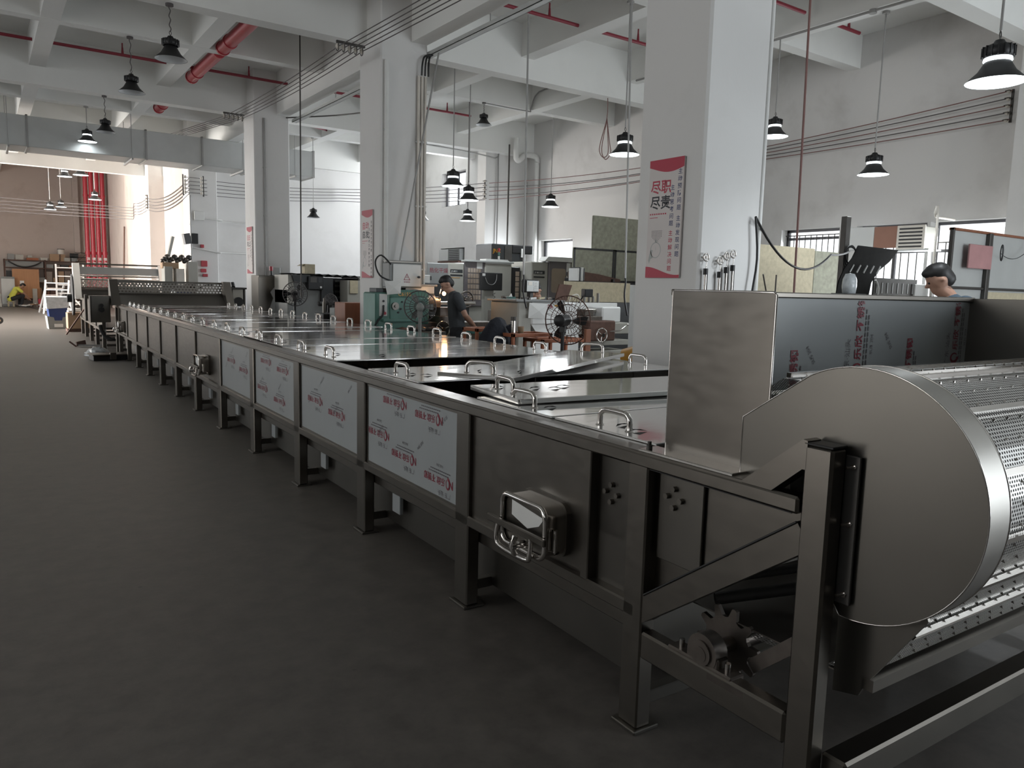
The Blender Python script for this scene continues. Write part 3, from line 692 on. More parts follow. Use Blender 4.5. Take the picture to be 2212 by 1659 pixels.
c0 = cover('steel cover plate nearest the hopper, its handle closest to the camera', XC, 2.30, ZD, 0, GL, 0.64); scraps(c0, [(-0.96, -0.10, -.4), (-0.93, 0.02, .2)])
c1 = cover('steel cover plate seated beneath the loose plate, second handle from the hopper', XC, 2.955, ZD, 0, GL); scraps(c1, [(-0.93, -0.13, .1)])
c2 = cover('loose steel cover plate lying slightly askew on top, black torn film by its handle', XC+0.055, 3.12, ZD+0.020, math.radians(-5.5), GL, 0.56, .026); scraps(c2, [(-0.9, -0.06, .1), (-0.80, 0.03, .3), (-0.70, 0.0, .0), (-0.62, 0.05, -.2), (-0.97, .12, .2)], .026)
c2.rotation_euler[1] = math.radians(-0.3)
c3 = cover('steel cover plate in its seat between two dark openings of the long machine', XC, 4.32, ZD, 0, GL, 0.76); scraps(c3, [(-0.95, -0.05, .2), (-0.88, -0.12, -.2)])
c4 = cover('loose steel cover plate turned well askew across two openings, the most twisted one', 3.12, 4.34, ZD+0.030, math.radians(31.5), GL, 0.52, .026); scraps(c4, [(-0.9, .05, .3), (-0.78, -.16, .2)], .026)
c5 = cover('steel cover plate at the near end of the unbroken row, beside the wide dark gap', XC, 5.62, ZD, 0, GL, 0.70); scraps(c5, [(-0.9, .1, .2), (-0.6, -.1, .5)])
y = 6.305; proto = None; k = 0
NTH = 'first second third fourth fifth sixth seventh eighth ninth tenth eleventh twelfth thirteenth fourteenth fifteenth sixteenth seventeenth eighteenth nineteenth'.split()
while y < 17.6:
    if proto is None:
        proto = cover('first flat steel cover plate behind the one that borders the wide dark gap', XC, y, ZD, 0, 'flat cover plates of the unbroken row')
        q = proto; scraps(proto, [(-0.92, .06, .3)])
    else:
        q = dup(proto, (*mf(XC, y)[:2], ZD + 0.004*((k*7) % 3)), None, '%s flat steel cover plate counted from the wide dark gap toward the far end' % NTH[k])
    q.rotation_euler[1] = math.radians(((k*5) % 7-3)*0.03); y += 0.664; k += 1
# ================================================================ services overhead
def rack(name_label, O, U, n, step, group='wire racks with porcelain insulators', V=(0, 0, -1), W=None):
    """row of insulators on an angle bar, starting at O along U, spools hanging along V"""
    t = thing('insulator_rack', name_label, 'insulator rack', O, 0, group); U = Vector(U); V = Vector(V)
    W = Vector(W) if W is not None else U.cross(V)
    MB().bar(U*(-0.03), U*(step*(n-1)+0.03), 0.03, 0.03).build('rack_bar', 'dark_steel', t)
    for k in range(n):
        c = U*(step*k)
        b = MB().cyl(c+V*0.02+W*0.03, c+V*0.085+W*0.03, 0.022, 12).cyl(c+V*0.04+W*0.03, c+V*0.065+W*0.03, 0.030, 12); b.build('insulator', 'tan', t)
        MB().tube([c+W*0.0, c+V*0.10, c+V*0.10+W*0.06, c+W*0.06, c], 0.006, 6).build('clamp', 'dark_steel', t)
    return t
def wires(label, segs, m='wire_dark', r=0.006, group=None):
    """each wire is its own thing"""
    for i, pts in enumerate(segs):
        o = MB().tube(pts, r, 6).build('wire', m if isinstance(m, str) else m[i % len(m)])
        tag(o, label[i] if isinstance(label, list) else label, 'wire', group)
ORD = ['first', 'second', 'third', 'fourth', 'fifth']
rack('insulator rack at the top of the pillar with the middle poster', (4.16, 10.26, 4.86), (1, 0, 0), 5, 0.088)
rack('insulator rack at the top of the pillar farthest back in the row', (4.22, 16.35, 4.96), (1, 0, 0), 5, 0.088)
for k in range(5):
    x = 4.16+0.088*k
    p = sag((x+0.35, -1.7, 4.84), (x, 10.25, 4.80), 0.03) + sag((x, 10.27, 4.80), (x+0.06, 16.33, 4.90), 0.05)[1:] + sag((x+0.06, 16.4, 4.90), (x+0.1, 22.4, 5.40), 0.0)[1:]
    o = MB().tube(p, 0.0065, 6).build('wire', 'wire_dark'); tag(o, '%s wire from the left of the five running along the tops of the pillars' % ORD[k], 'wire', 'wires along the pillar tops')
# right wall wires
rack('insulator rack on the wall at the right edge, ends of five wires', (12.22, 5.22, 4.56), (0, 0, -1), 5, 0.10, V=(-1, 0, 0))
rack('insulator rack on the edge of the pale cross pier', (10.90, 17.06, 4.34), (0, 0, -1), 5, 0.11, V=(0, -1, 0))
for k in range(5):
    a = (12.15, 5.2, 4.56-0.1*k); b = (11.0, 17.0, 4.30-0.105*k); m1 = (12.15, 9.5, 4.33-0.055*k)
    p = sag(a, m1, 0.02) + sag(m1, b, 0.10+0.05*(k % 2), 20)[1:]
    o = MB().tube(p, 0.008, 6).build('wire', ('wire_red', 'wire_dark')[k % 2]); tag(o, '%s wire from the top of the five along the right wall' % ORD[k], 'wire', 'wires along the right wall')
    for q in (8, 13, 19): pass
    p = sag((10.93, 17.1, 4.30-0.105*k), (9.3, 22.95, 4.52-0.09*k), 0.06) + sag((9.3, 22.96, 4.52-0.09*k), (5.15, 22.44, 4.34-0.10*k), 0.06)[1:]
    o = MB().tube(p, 0.008, 6).build('wire', 'wire_dark'); tag(o, '%s wire from the top of the five crossing the bright end wall' % ORD[k], 'wire', 'wires across the end wall')
    p = sag((4.80, 22.40, 4.34-0.10*k), (4.76, 28.45, 4.30-0.095*k), 0.22) + sag((4.76, 28.46, 4.30-0.095*k), (4.80, 31.4, 4.35-0.1*k), 0.06)[1:] + sag((4.80, 31.4, 4.35-0.1*k), (5.15, 34.0, 4.40-0.11*k), 0.05)[1:] + sag((5.15, 34.0, 4.40-0.11*k), (-8.9, 49.5, 6.2-0.2*k), 0.15)[1:]
    o = MB().tube(p, 0.011, 6).build('wire', 'wire_dark'); tag(o, '%s wire from the top of the five running into the far warm hall' % ORD[k], 'wire', 'wires into the far hall')
t = thing('insulator_rack', 'large cage-like insulator rack round the corner of the fourth pillar', 'insulator rack', (4.78, 22.42, 4.38), 0, 'wire racks with porcelain insulators')
MB().box(-0.16, -0.13, -0.10, -0.07, -0.5, 0.05).box(0.36, 0.39, -0.10, -0.07, -0.5, 0.05).build('rack_bar', 'dark_steel', t)
for k in range(5):
    MB().bar((-0.16, -0.085, -0.02-0.1*k), (0.38, -0.085, -0.02-0.1*k), 0.012, 0.012).build('clamp', 'dark_steel', t)
    for x in (-0.1, 0.32): MB().cyl((x, -0.13, -0.055-0.1*k), (x, -0.13, 0.015-0.1*k), 0.035, 10).build('insulator', 'tan', t)
rack('small insulator rack on the corner of the fifth pillar', (4.77, 28.44, 4.38), (0, 0, -1), 5, 0.10, V=(-0.3, -1, 0))
rack('small insulator rack farthest back, beside the recess of the warm wall', (5.3, 33.9, 4.48), (0, 0, -1), 5, 0.11, V=(-0.3, -1, 0))
# sprinkler pipes and thick fire pipes through the beams
spr = [((-2.6, 15.45), (0.92, 15.45), 'left part over the aisle, before the first joist'), ((1.2, 15.45), (2.98, 15.45), 'middle part over the aisle with one upright head'),
       ((3.33, 15.45), (5.2, 15.45), 'right part under the thick red pipe'), ((6.15, 9.25), (7.5, 9.25), 'short piece in the first right-hand coffer'),
       ((7.85, 9.25), (9.3, 9.25), 'piece in the coffer beside the nearest pillar'), ((7.85, 6.87), (9.6, 6.87), 'piece high over the right wall, left of the joist'),
       ((10.25, 6.87), (10.95, 6.87), 'short elbowed piece next to the right wall'), ((5.7, 15.45), (7.5, 15.45), 'piece seen just right of the second pillar'),
       ((7.9, 15.45), (9.45, 15.45), 'piece ending above the small unlit lamp'), ((6.9, 19.0), (7.5, 19.3), 'small piece over the bright end wall')]
for (xa, ya), (xb, yb), lab in spr:
    t = thing('sprinkler_pipe', 'thin red sprinkler pipe, ' + lab, 'pipe', (xa, ya, 5.5), 0, 'red sprinkler pipes')
    L = math.hypot(xb-xa, yb-ya)
    MB().cyl((0, 0, 0), (xb-xa, yb-ya, 0), 0.026, 12).build('pipe', 'red_pipe_dark', t)
    h = MB().cyl(((xb-xa)*.6, (yb-ya)*.6, 0), ((xb-xa)*.6, (yb-ya)*.6, 0.13), 0.024, 10, 0.014); h.cyl(((xb-xa)*.6-.001, (yb-ya)*.6, 0.13), ((xb-xa)*.6, (yb-ya)*.6, 0.20), 0.012, 8); h.build('sprinkler_head', 'red_pipe_dark', t)
    MB().cyl((0.02, 0, 0), (0.02, 0, 0.43), 0.008, 6).build('hanger', 'rod', t)
for i, (ya, yb) in enumerate(((11.04, 13.72), (13.94, 16.0), (17.2, 19.3))):
    t = thing('fire_pipe', ('thick red fire pipe, %s piece between the ceiling beams' % ('nearest', 'middle with a collar', 'farthest')[i]), 'pipe', (3.53, ya, 5.45), 0, 'thick red fire pipes')
    MB().cyl((0, 0, 0), (0, yb-ya, 0), 0.105, 24).build('pipe', 'red_pipe', t)
    MB().cyl((0, yb-ya-0.5, 0), (0, yb-ya-0.42, 0), 0.118, 24).cyl((0, yb-ya-0.05, 0), (0, yb-ya, 0), 0.118, 24).build('collar', 'red_pipe', t)
    MB().cyl((0, 0.4, 0.1), (0, 0.4, 0.48), 0.01, 8).build('hanger', 'rod', t)
# risers at the far wall
for k in range(4):
    x = 4.86+0.27*k
    t = thing('fire_riser', ORD[k].capitalize() + ' from the left of four thick red fire risers at the far wall', 'pipe', (x, 47.0-0.0*k, 0), 0, 'red fire risers')
    MB().cyl((0, 0, 0), (0, 0, 7.6), 0.108, 20).build('pipe', 'red_pipe', t)
    MB().cyl((0, 0, 2.85), (0, 0, 3.0), 0.135, 20).cyl((0, 0, 5.9), (0, 0, 6.0), 0.13, 20).build('collar', 'red_pipe', t)
    g = MB(); 
    for q, c in enumerate('消防给水'[:4] if k % 2 == 0 else '喷淋管道'): text(g, c, 0.17, (-0.085, -0.112, 2.55-0.24*q), (1, 0, 0), (0, 0, 1), 0.02)
    g.build('pipe_lettering', 'white', t)
# air duct
t = thing('air_duct', 'long rectangular grey sheet-metal air duct hanging across the hall', 'duct', (0, 20.2, 4.42), 0)
seg = [-8.9, -6.4, -3.9, -1.4, 1.02, 3.40, 4.66, 5.86, 7.48]
for a, b in zip(seg, seg[1:]):
    m_ = BB(a+0.01, b-0.01, 0, 1.0, 0, 0.66, r=0.01); m_.build('duct_section', 'galv', t)
    MB().box(b-0.02, b+0.02, -0.02, 1.02, -0.02, 0.0).box(b-0.02, b+0.02, -0.02, 0, 0, 0.68).box(b-0.02, b+0.02, -0.02, 1.02, 0.66, 0.68).build('duct_flange', 'rod', t)
for x in (0.66, 3.08, 5.62, 6.95, -2.0, -4.6):
    MB().cyl((x, -0.06, -0.05), (x, -0.06, 1.45), 0.008, 6).cyl((x, 1.06, -0.05), (x, 1.06, 1.45), 0.008, 6).bar((x, -0.12, -0.04), (x, 1.12, -0.04), 0.04, 0.04).build('hanger', 'rod', t)
# cable tray along the pillar row
for (ya, yb, lab) in ((6.1, 10.9, 'nearest stretch of grey cable tray running along the ceiling beam beside the second pillar'), (11.2, 16.3, 'stretch of grey cable tray between the second and third pillars')):
    t = thing('cable_tray', lab, 'cable tray', (5.62, ya, 4.95), 0, 'cable trays along the beam')
    L = yb-ya; MB().box(-0.05, 0.05, 0, L, 0, 0.008).box(-0.05, -0.043, 0, L, 0, 0.06).box(0.043, 0.05, 0, L, 0, 0.06).build('tray_channel', 'galv', t)
    for q in (0.12, 0.55, 0.93): MB().cyl((0, L*q, 0.0), (0, L*q, 0.45), 0.008, 6).build('hanger', 'rod', t)
    MB().box(-0.09, 0.09, -0.1, 0.06, -0.05, 0.05).build('end_box', 'dark_steel', t)
# drop pipes from the ceiling to the machines
def drop(label, p, q, r=0.012, flex=0.0, m='rod', name='drop_conduit', cat='conduit'):
    t = thing(name, label, cat, p, 0, 'drop conduits'); d = Vector(q)-Vector(p)
    MB().cyl((0, 0, 0), d*(1-flex), r, 10).build('pipe', m, t)
    if flex:
        a = d*(1-flex); MB().tube([a, a+Vector((0.01, 0, -0.06)), a+Vector((0.0, 0, -flex*abs(d.z)*0.5)), a+Vector((0.06, 0, -flex*abs(d.z)))], r*0.9, 8).build('flexible_end', 'black', t)
    return t
drop('thin brownish drop conduit in front of the right wall, right of the nearest pillar', (7.33, 5.2, 5.4), (7.43, 5.2, 1.2), 0.012, 0, 'wire_red')
drop('white drop conduit just left of the nearest pillar with a black flexible end', (6.45, 7.0, 5.93), (6.57, 7.0, 1.30), 0.012, 0.10)
drop('drop conduit hanging from the tray end beside the second pillar, black flexible end', (5.70, 8.0, 4.93), (5.73, 8.0, 1.35), 0.012, 0.12)
drop('slim drop conduit between the second and third pillars', (4.70, 13.3, 5.90), (4.68, 13.3, 1.35), 0.012, 0, 'dark_steel')
drop('slanting air hose from the cable tray down to the green lathe', (5.62, 10.1, 4.95), (4.93, 10.12, 1.45), 0.014, 0)
# conduit up the wall-side of the nearest and second pillars, steel pipes
def cond(label, x, y, z0, z1, r, m='rod', n=1, dx=0.05):
    t = thing('wall_conduit', label, 'conduit', (x, y, z0), 0, 'conduits on the pillars')
    for k in range(n):
        MB().cyl((k*dx, 0, 0), (k*dx, 0, z1-z0), r, 10).build('pipe', m, t)
    for q in range(1, 5): MB().box(-0.03, (n-1)*dx+0.03, -0.005, r+0.01, (z1-z0)*q/5-0.012, (z1-z0)*q/5+0.012).build('clip', 'galv', t)
    return t
cond('white pipe up the right edge of the nearest pillar', 5.575, 4.30, 0, 5.9, 0.022, 'white')
cond('white conduit up the front of the second pillar near its left corner', 4.87, 10.25, 0, 4.75, 0.03, 'white')
cond('pair of beige pipes up the right edge of the second pillar', 5.38, 10.25, 0, 4.62, 0.020, 'tan', 3, 0.055)
cond('dark conduit up the front of the third pillar', 5.00, 16.35, 0, 4.97, 0.022, 'rod')
t = thing('cable_bundle', 'black cable bundle bending from the tray onto the second pillar', 'cable', (5.40, 10.2, 4.62), 0)
for k in range(3): MB().tube([(0.055*k, 0, 0), (0.05*k, -0.02, 0.16), (0.06+0.04*k, 0.02, 0.28), (0.2, 0.05, 0.33), (0.23, 0.3, 0.34)], 0.014, 8).build('cable', 'black', t)
t = thing('ceiling_conduit', 'grey conduit running along the joist towards the camera above the right wall', 'conduit', (9.92, 5.3, 5.37), 0)
MB().cyl((0, 0, 0), (-0.02, 5.2, 0), 0.018, 10).build('pipe', 'rod', t); MB().cyl((0, 0.75, -0.03), (0, 0.75, 0.02), 0.05, 12).build('junction_box', 'rod', t)
t = thing('ceiling_conduit', 'grey conduit under the far beam that steps down to the small unlit lamp', 'conduit', (8.76, 13.72, 5.37), 0)
MB().tube([(0, 0, 0), (1.05, 0, 0), (1.12, -0.02, 0.05), (1.12, -0.3, 0.35), (1.2, -1.2, 0.35)], 0.014, 8).build('pipe', 'rod', t)
t = thing('cable_loop', 'loose loop of reddish cable hanging under the main beam on the right', 'cable', (9.5, 10.8, 5.06), 0)
MB().tube([(0, 0, 0), (0, 0, -0.35), (-0.12, 0, -0.75), (-0.15, 0, -0.95), (-0.05, 0, -1.05), (0.06, 0, -0.95), (0.03, 0, -0.6), (0, 0, -0.35)], 0.008, 6).tube([(0, 0, -0.35), (0.1, 0.02, -0.75), (0.12, 0, -0.95), (0.0, 0, -1.08), (-0.1, 0, -0.9), (0, 0, -0.4)], 0.008, 6).build('cable', 'wire_red', t)
t = thing('drain_pipe', 'white plastic drain pipe with elbows in the corner near the cross pier', 'pipe', (11.55, 16.6, 4.95), 0)
MB().tube([(0, 0, 0.5), (0, 0, 0.05), (0.02, 0, -0.03), (0.1, 0, -0.05), (0.3, 0, 0.1), (0.6, 0, 0.1), (0.68, 0, 0.02), (0.68, 0, -0.05)], 0.07, 14).build('elbow', 'white', t); MB().cyl((0.68, 0, -0.05), (0.68, 0, -4.9), 0.06, 14).build('pipe', 'white', t)
t = thing('surface_conduit', 'dark conduit across the top of the bright opening and down the cross pier', 'conduit', (9.0, 17.05, 5.06), 0)
MB().tube([(0, 0.1, 0.02), (1.2, 0, -0.03), (2.2, 0, -0.1), (2.3, 0, -0.15), (2.3, 0, -2.6)], 0.018, 8).build('pipe', 'rod', t)
t = thing('cable_loop', 'long sagging cable from the third pillar across to the second pillar under the ceiling', 'cable', (5.45, 16.3, 5.03), 0)
MB().tube([(0, 0, 0), (0.3, -0.5, -0.02), (0.7, -1.5, -0.08), (0.75, -3.0, -0.2), (0.6, -5.0, -0.1)], 0.014, 8).build('cable', 'dark_steel', t)
# posters
M['poster'] = mat('poster_board', (0.62, 0.57, 0.55), 0.4, 0, 0.02)
M['poster_red'] = mat('poster_red', (0.42, 0.02, 0.05), 0.4, 0, 0.03)
M['ink'] = mat('ink_black', (0.02, 0.02, 0.025), 0.5); M['navy'] = mat('ink_navy', (0.025, 0.04, 0.13), 0.5); M['ink_grey'] = mat('ink_grey', (0.40, 0.41, 0.40), 0.5)
def poster(label, y, z0, z1, w, big, cols):
    """faces -x; width runs along -y to the viewer's right"""
    t = thing('poster', label, 'poster', (4.795, y, z0), 0, 'slogan posters on the pillars'); H = z1-z0
    BB(-0.018, 0, -w/2, w/2, 0, H, r=0.003).build('board', 'poster', t)
    X = -0.0185; U = (0, -1, 0); V = (0, 0, 1)
    def wave(flip):
        n = 16; top = []; 
        for k in range(n+1):
            s_ = k/n; a = w/2-w*s_
            e = 0.075+0.035*math.sin(PI*(s_*1.1-0.15)) if not flip else 0.06+0.035*math.cos(PI*s_*1.1)
            top.append((a, e))
        vs = []
        for a, e in top: vs += [(X, a, 0 if flip else H), (X, a, e if flip else H-e)]
        return MB().add(vs, [(2*k, 2*k+1, 2*k+3, 2*k+2) for k in range(n)])
    wave(False).build('red_band', 'poster_red', t); wave(True).build('red_band', 'poster_red', t)
    g = MB(); text(g, big[0], 0.118, (X, w*0.44, H-0.27), U, V, 0.02); g.build('headline', 'poster_red', t)
    g = MB(); text(g, big[1], 0.118, (X, w*0.44, H-0.40), U, V, 0.02); g.build('headline', 'ink', t)
    g = MB()
    for k in range(8): g.add([(X, w*0.44-0.025*k, H-0.445), (X, w*0.44-0.025*k-0.016, H-0.445), (X, w*0.44-0.025*k-0.016, H-0.457), (X, w*0.44-0.025*k, H-0.457)], [(0, 1, 2, 3)])
    g.add([(X, w*.44, H-.478), (X, w*.2, H-.478), (X, w*.2, H-.483), (X, w*.44, H-.483)], [(0, 1, 2, 3)]); g.build('small_print', 'poster_red', t)
    for off, z, s, m_ in cols:
        g = MB(); q = 0
        for c in s:
            if c == ' ': q += 0.5; continue
            text(g, c, 0.048, (X, off*w+0.024, H-z-0.0585*q), U, V, 0.012); q += 1
        g.build('slogan_column', m_, t)
    # stopwatch drawing with speckled patch
    g = MB()
    n = 28; c = (w*0.22, 0.235)
    g.add([(X, c[0]+r*math.cos(2*PI*k/n), c[1]+r*1.1*math.sin(2*PI*k/n)) for k in range(n) for r in (0.055, 0.062)], [(2*k, 2*k+1, (2*k+3) % (2*n), (2*k+2) % (2*n)) for k in range(n)])
    g.box(X, X+.001, c[0]-.008, c[0]+.008, c[1]+.066, c[1]+.085); g.add([(X, c[0]-.002, c[1]), (X, c[0]+.002, c[1]), (X, c[0], c[1]+.045)], [(0, 1, 2)])
    g.add([(X, w*.40, .12), (X, w*.36, .16), (X, w*.30, .17), (X, w*.33, .20), (X, w*.30, .235), (X, w*.36, .24), (X, w*.40, .2), (X, w*.43, .15)], [tuple(range(8))])
    g.build('stopwatch_drawing', 'ink_grey', t)
    g = MB()
    for a in range(9):
        for b in range(9-abs(a-4)): g.add([(X, w*.36-.014*a, .40-.012*b), (X, w*.36-.014*a-.009, .40-.012*b-.003), (X, w*.36-.014*a-.004, .40-.012*b-.009)], [(0, 1, 2)])
    g.build('speckle_pattern', 'ink', t)
poster('large white and red slogan poster on the nearest pillar, headline in two lines', 4.652, 1.722, 2.71, 0.392, ('尽职', '尽责'),
       [(-0.40, 0.135, '主动预防问题 主动发现问题', 'navy'), (-0.20, 0.26, '主动思考问题', 'navy'), (-0.20, 0.26+0.0585*6.4, '主动解决问题', 'poster_red')])
poster('narrow-looking slogan poster on the second pillar', 10.705, 1.706, 2.70, 0.385, ('自动', '自发'),
       [(-0.40, 0.20, '自动自发发现问题 主动改善问题', 'ink'), (-0.20, 0.30, '主动思考主动解决问题', 'ink')])
poster('smallest-looking slogan poster on the third pillar', 16.755, 1.78, 2.76, 0.385, ('日日', '向上'),
       [(-0.40, 0.20, '每天进步一点点天天向上', 'ink'), (-0.20, 0.34, '持续改善问题', 'ink')])
# ================================================================ left aisle and far hall
M['card'] = mat('cardboard', (0.36, 0.24, 0.15), 0.8, 0, 0.12, 5)
M['ply'] = mat('orange_plywood', (0.42, 0.21, 0.10), 0.6, 0, 0.10, 2, 0, 60, (6, 6, 0.6))
M['osb'] = mat('old_yellow_board', (0.50, 0.44, 0.31), 0.75, 0, 0.20, 16, 0.1, 40)
M['osb_green'] = mat('old_grey_green_board', (0.32, 0.32, 0.25), 0.75, 0, 0.30, 14, 0.1, 40)
M['blue'] = mat('blue_plastic', (0.01, 0.035, 0.14), 0.4, 0, 0.1)
M['grey_plastic'] = mat('grey_plastic', (0.22, 0.23, 0.22), 0.5, 0, 0.08)
M['rust'] = mat('rusty_brown_steel', (0.11, 0.06, 0.045), 0.7, 0.3, 0.35, 12)
M['alu'] = mat('bright_aluminium', (0.75, 0.75, 0.74), 0.3, 0.7, 0.05)
M['paper'] = mat('paper', (0.68, 0.68, 0.66), 0.7, 0, 0.03)
M['cream'] = mat('cream_machine_paint', (0.37, 0.36, 0.32), 0.45, 0, 0.08, 3)
M['grey_paint'] = mat('grey_machine_paint', (0.22, 0.225, 0.22), 0.45, 0.1, 0.1, 3)
M['dark_paint'] = mat('dark_grey_machine_paint', (0.03, 0.032, 0.034), 0.45, 0.1, 0.12)
M['green_paint'] = mat('green_lathe_paint', (0.09, 0.20, 0.165), 0.42, 0.05, 0.15, 4)
M['teal_paint'] = mat('teal_lathe_bed_paint', (0.04, 0.13, 0.115), 0.45, 0.05, 0.2, 4)
M['wood_red'] = mat('reddish_wood', (0.24, 0.085, 0.04), 0.5, 0, 0.2, 3, 0, 60, (8, 8, 1))
M['bench'] = mat('orange_primer_steel', (0.33, 0.11, 0.05), 0.55, 0.1, 0.2, 6)
M['yellow'] = mat('yellow_plastic', (0.50, 0.24, 0.02), 0.4, 0, 0.1)
M['plastic_clear'] = mat('crumpled_clear_plastic', (0.45, 0.48, 0.5), 0.25, 0, 0.3, 10, 0.4, 14)
def boxes(name, cat, label, loc, sz, m, rz=0, group=None):
    o = BB(-sz[0]/2, sz[0]/2, -sz[1]/2, sz[1]/2, 0, sz[2], r=0.008).build(name, m); o.location = loc; o.rotation_euler = (0, 0, rz); return tag(o, label, cat, group)
# second machine standing end to end with the long one
T2 = thing('conveyor_machine', 'second stainless conveyor machine behind the long one, with tall light end plates', 'machine', mf(1.62, 18.9), -DY)
o2 = (1.62, 18.9, 0)
def m2(n, mb, m, par=None): return mb.build(n, m, par or T2, o2)
for y in (18.95, 20.6, 22.2, 23.8, 25.2):
    m2('leg', BB(1.60, 1.68, y, y+0.12, 0, 0.98), 'steel'); m2('leg', BB(3.68, 3.76, y, y+0.12, 0, 0.98), 'steel'); m2('floor_rail', BB(1.68, 3.68, y+.03, y+.08, .1, .15), 'steel_dull')
m2('top_rail', BB(1.59, 1.70, 18.9, 25.6, 0.98, 1.04), 'steel'); m2('top_rail', BB(3.67, 3.77, 18.9, 25.6, 0.98, 1.04), 'steel'); m2('lower_rail', BB(1.60, 1.66, 18.9, 25.6, 0.42, 0.48), 'steel')
for a, b in ((19.08, 20.6), (20.73, 22.2), (22.33, 23.8), (23.93, 25.2)): m2('side_panel', B_(1.63, 1.645, a, b, .48, .98), 'steel')
m2('side_panel', B_(3.71, 3.72, 18.95, 25.3, .48, .98), 'steel'); m2('trough_floor', B_(1.65, 3.71, 18.95, 25.5, .5, .52), 'dark_steel'); m2('deck_film', BB(1.62, 2.0, 19.3, 22.0, 1.04, 1.05), 'lid')
for x in (1.46, 3.72): m2('end_plate', MB().prism([(24.9, 1.0), (25.8, 1.0), (25.8, 2.02), (25.5, 2.02)], 'x', x, x+0.17), 'alu')
m2('top_bar', BB(1.6, 3.8, 25.6, 25.7, 1.98, 2.03), 'steel_dull')
m2('cover_panel', BB(1.63, 3.72, 25.55, 25.57, 1.70, 1.92), 'film'); m2('cross_tube', MB().cyl((1.6, 25.45, 1.66), (3.75, 25.45, 1.66), 0.03, 12), 'steel_pol'); m2('cross_tube', MB().cyl((1.6, 25.4, 1.56), (3.75, 25.4, 1.56), 0.03, 12), 'steel_pol')
m2('perforated_panel', MB().add([(1.63, 25.25, 1.32), (3.8, 25.25, 1.32), (3.8, 25.35, 1.54), (1.63, 25.35, 1.54)], [(0, 1, 2, 3)], False, [[(0, 0), (2.17, 0), (2.17, .25), (0, .25)]]), 'perf_end')
m2('rear_slope', BB(1.63, 3.8, 25.2, 25.22, 1.0, 1.34), 'steel_dull'); m2('cross_tube', BB(1.6, 3.8, 25.1, 25.16, 1.24, 1.30), 'steel')
m2('round_guard', MB().cyl((1.42, 25.7, 1.10), (1.47, 25.7, 1.10), 0.60, 36).cyl((1.30, 25.7, 1.0), (1.42, 25.7, 1.0), 0.12, 16), 'black')
# control box at the joint of the two machines
t = thing('control_box', 'grey stainless control box with a black rotary knob fixed where the two machines meet', 'control box', mf(1.35, 18.25, 0.67), -DY)
BB(0, 0.36, 0, 0.30, 0, 0.56, r=0.01).build('enclosure', 'steel_dull', t); BB(-0.02, 0.0, 0.0, 0.30, 0, 0.56).build('door_edge', 'steel', t)
MB().cyl((0.19, 0, 0.36), (0.19, -0.06, 0.36), 0.04, 16).cyl((0.19, 0, 0.27), (0.19, -0.05, 0.27), 0.055, 16).build('knob', 'black', t)
BB(-0.09, -0.04, 0.3, 0.5, 0.02, 0.58).build('side_plate', 'steel', t)
t = thing('corrugated_hose', 'thick dark corrugated hose sagging below the control box to the machine', 'hose', mf(1.50, 18.2, 0.62), -DY)
P = [(0, 0, 0), (0.02, -0.02, -0.12), (0.08, -0.05, -0.24), (0.18, -0.08, -0.30), (0.28, -0.08, -0.28)]
pp = []
for i in range(len(P)-1):
    for k in range(6): pp.append(Vector(P[i]).lerp(Vector(P[i+1]), k/6))
MB().tube(pp, 0.04, 10, rr=[0.042 if i % 2 else 0.036 for i in range(len(pp))]).build('hose', 'rubber', t)
# scrap metal on the floor beside the machines
t = thing('scrap_bracket', 'rusty steel channel with feet lying on the aisle floor, farther of the two scraps', 'scrap metal', (1.85, 20.3, 0), 0.5, 'steel scraps on the aisle floor')
MB().bar((0, 0, .04), (0.45, -1.6, .08), 0.12, 0.03).build('channel', 'dark_steel', t)
for q in (0, 1): MB().bar((-.05+.42*q, .05-1.5*q, 0.06), (.15+.42*q, .02-1.5*q, .10), 0.05, 0.10).bar((-.05+.42*q, .05-1.5*q, .0), (-.15+.42*q, .15-1.5*q, .12), .03, .03).build('foot', 'rust', t)
t = thing('scrap_cover', 'crumpled clear plastic over a motor part on the aisle floor', 'scrap', (1.95, 17.9, 0), 0.2, 'steel scraps on the aisle floor')
bl = MB(); random.seed(3)
n = 12
vs = [(0.22*math.sin(PI*j/10*0.5)*math.cos(2*PI*i/n)*(1+.3*random.random()), 0.25*math.sin(PI*j/10*.5)*math.sin(2*PI*i/n)*(1+.3*random.random()), 0.16*math.cos(PI*j/10*.5)*(0.8+.4*random.random()) if j < 10 else 0) for j in range(1, 11) for i in range(n)]
bl.add(vs+[(0, 0, .17)], [(j*n+i, (j+1)*n+i, (j+1)*n+(i+1) % n, j*n+(i+1) % n) for j in range(9) for i in range(n)]+[(n*10, i, (i+1) % n) for i in range(n)]); bl.build('plastic_wrap', 'plastic_clear', t)
t = thing('scrap_plate', 'black steel base plate with an upright bracket lying nearest on the aisle floor', 'scrap metal', (2.05, 16.9, 0), 0.1, 'steel scraps on the aisle floor')
BB(-0.35, 0.35, -0.25, 0.25, 0.10, 0.125).build('plate', 'steel_dull', t); BB(-0.33, 0.33, -0.2, 0.2, 0, 0.10).build('skid', 'black', t); BB(-.05, .06, -.27, -.2, .02, .16).build('bracket', 'steel', t)
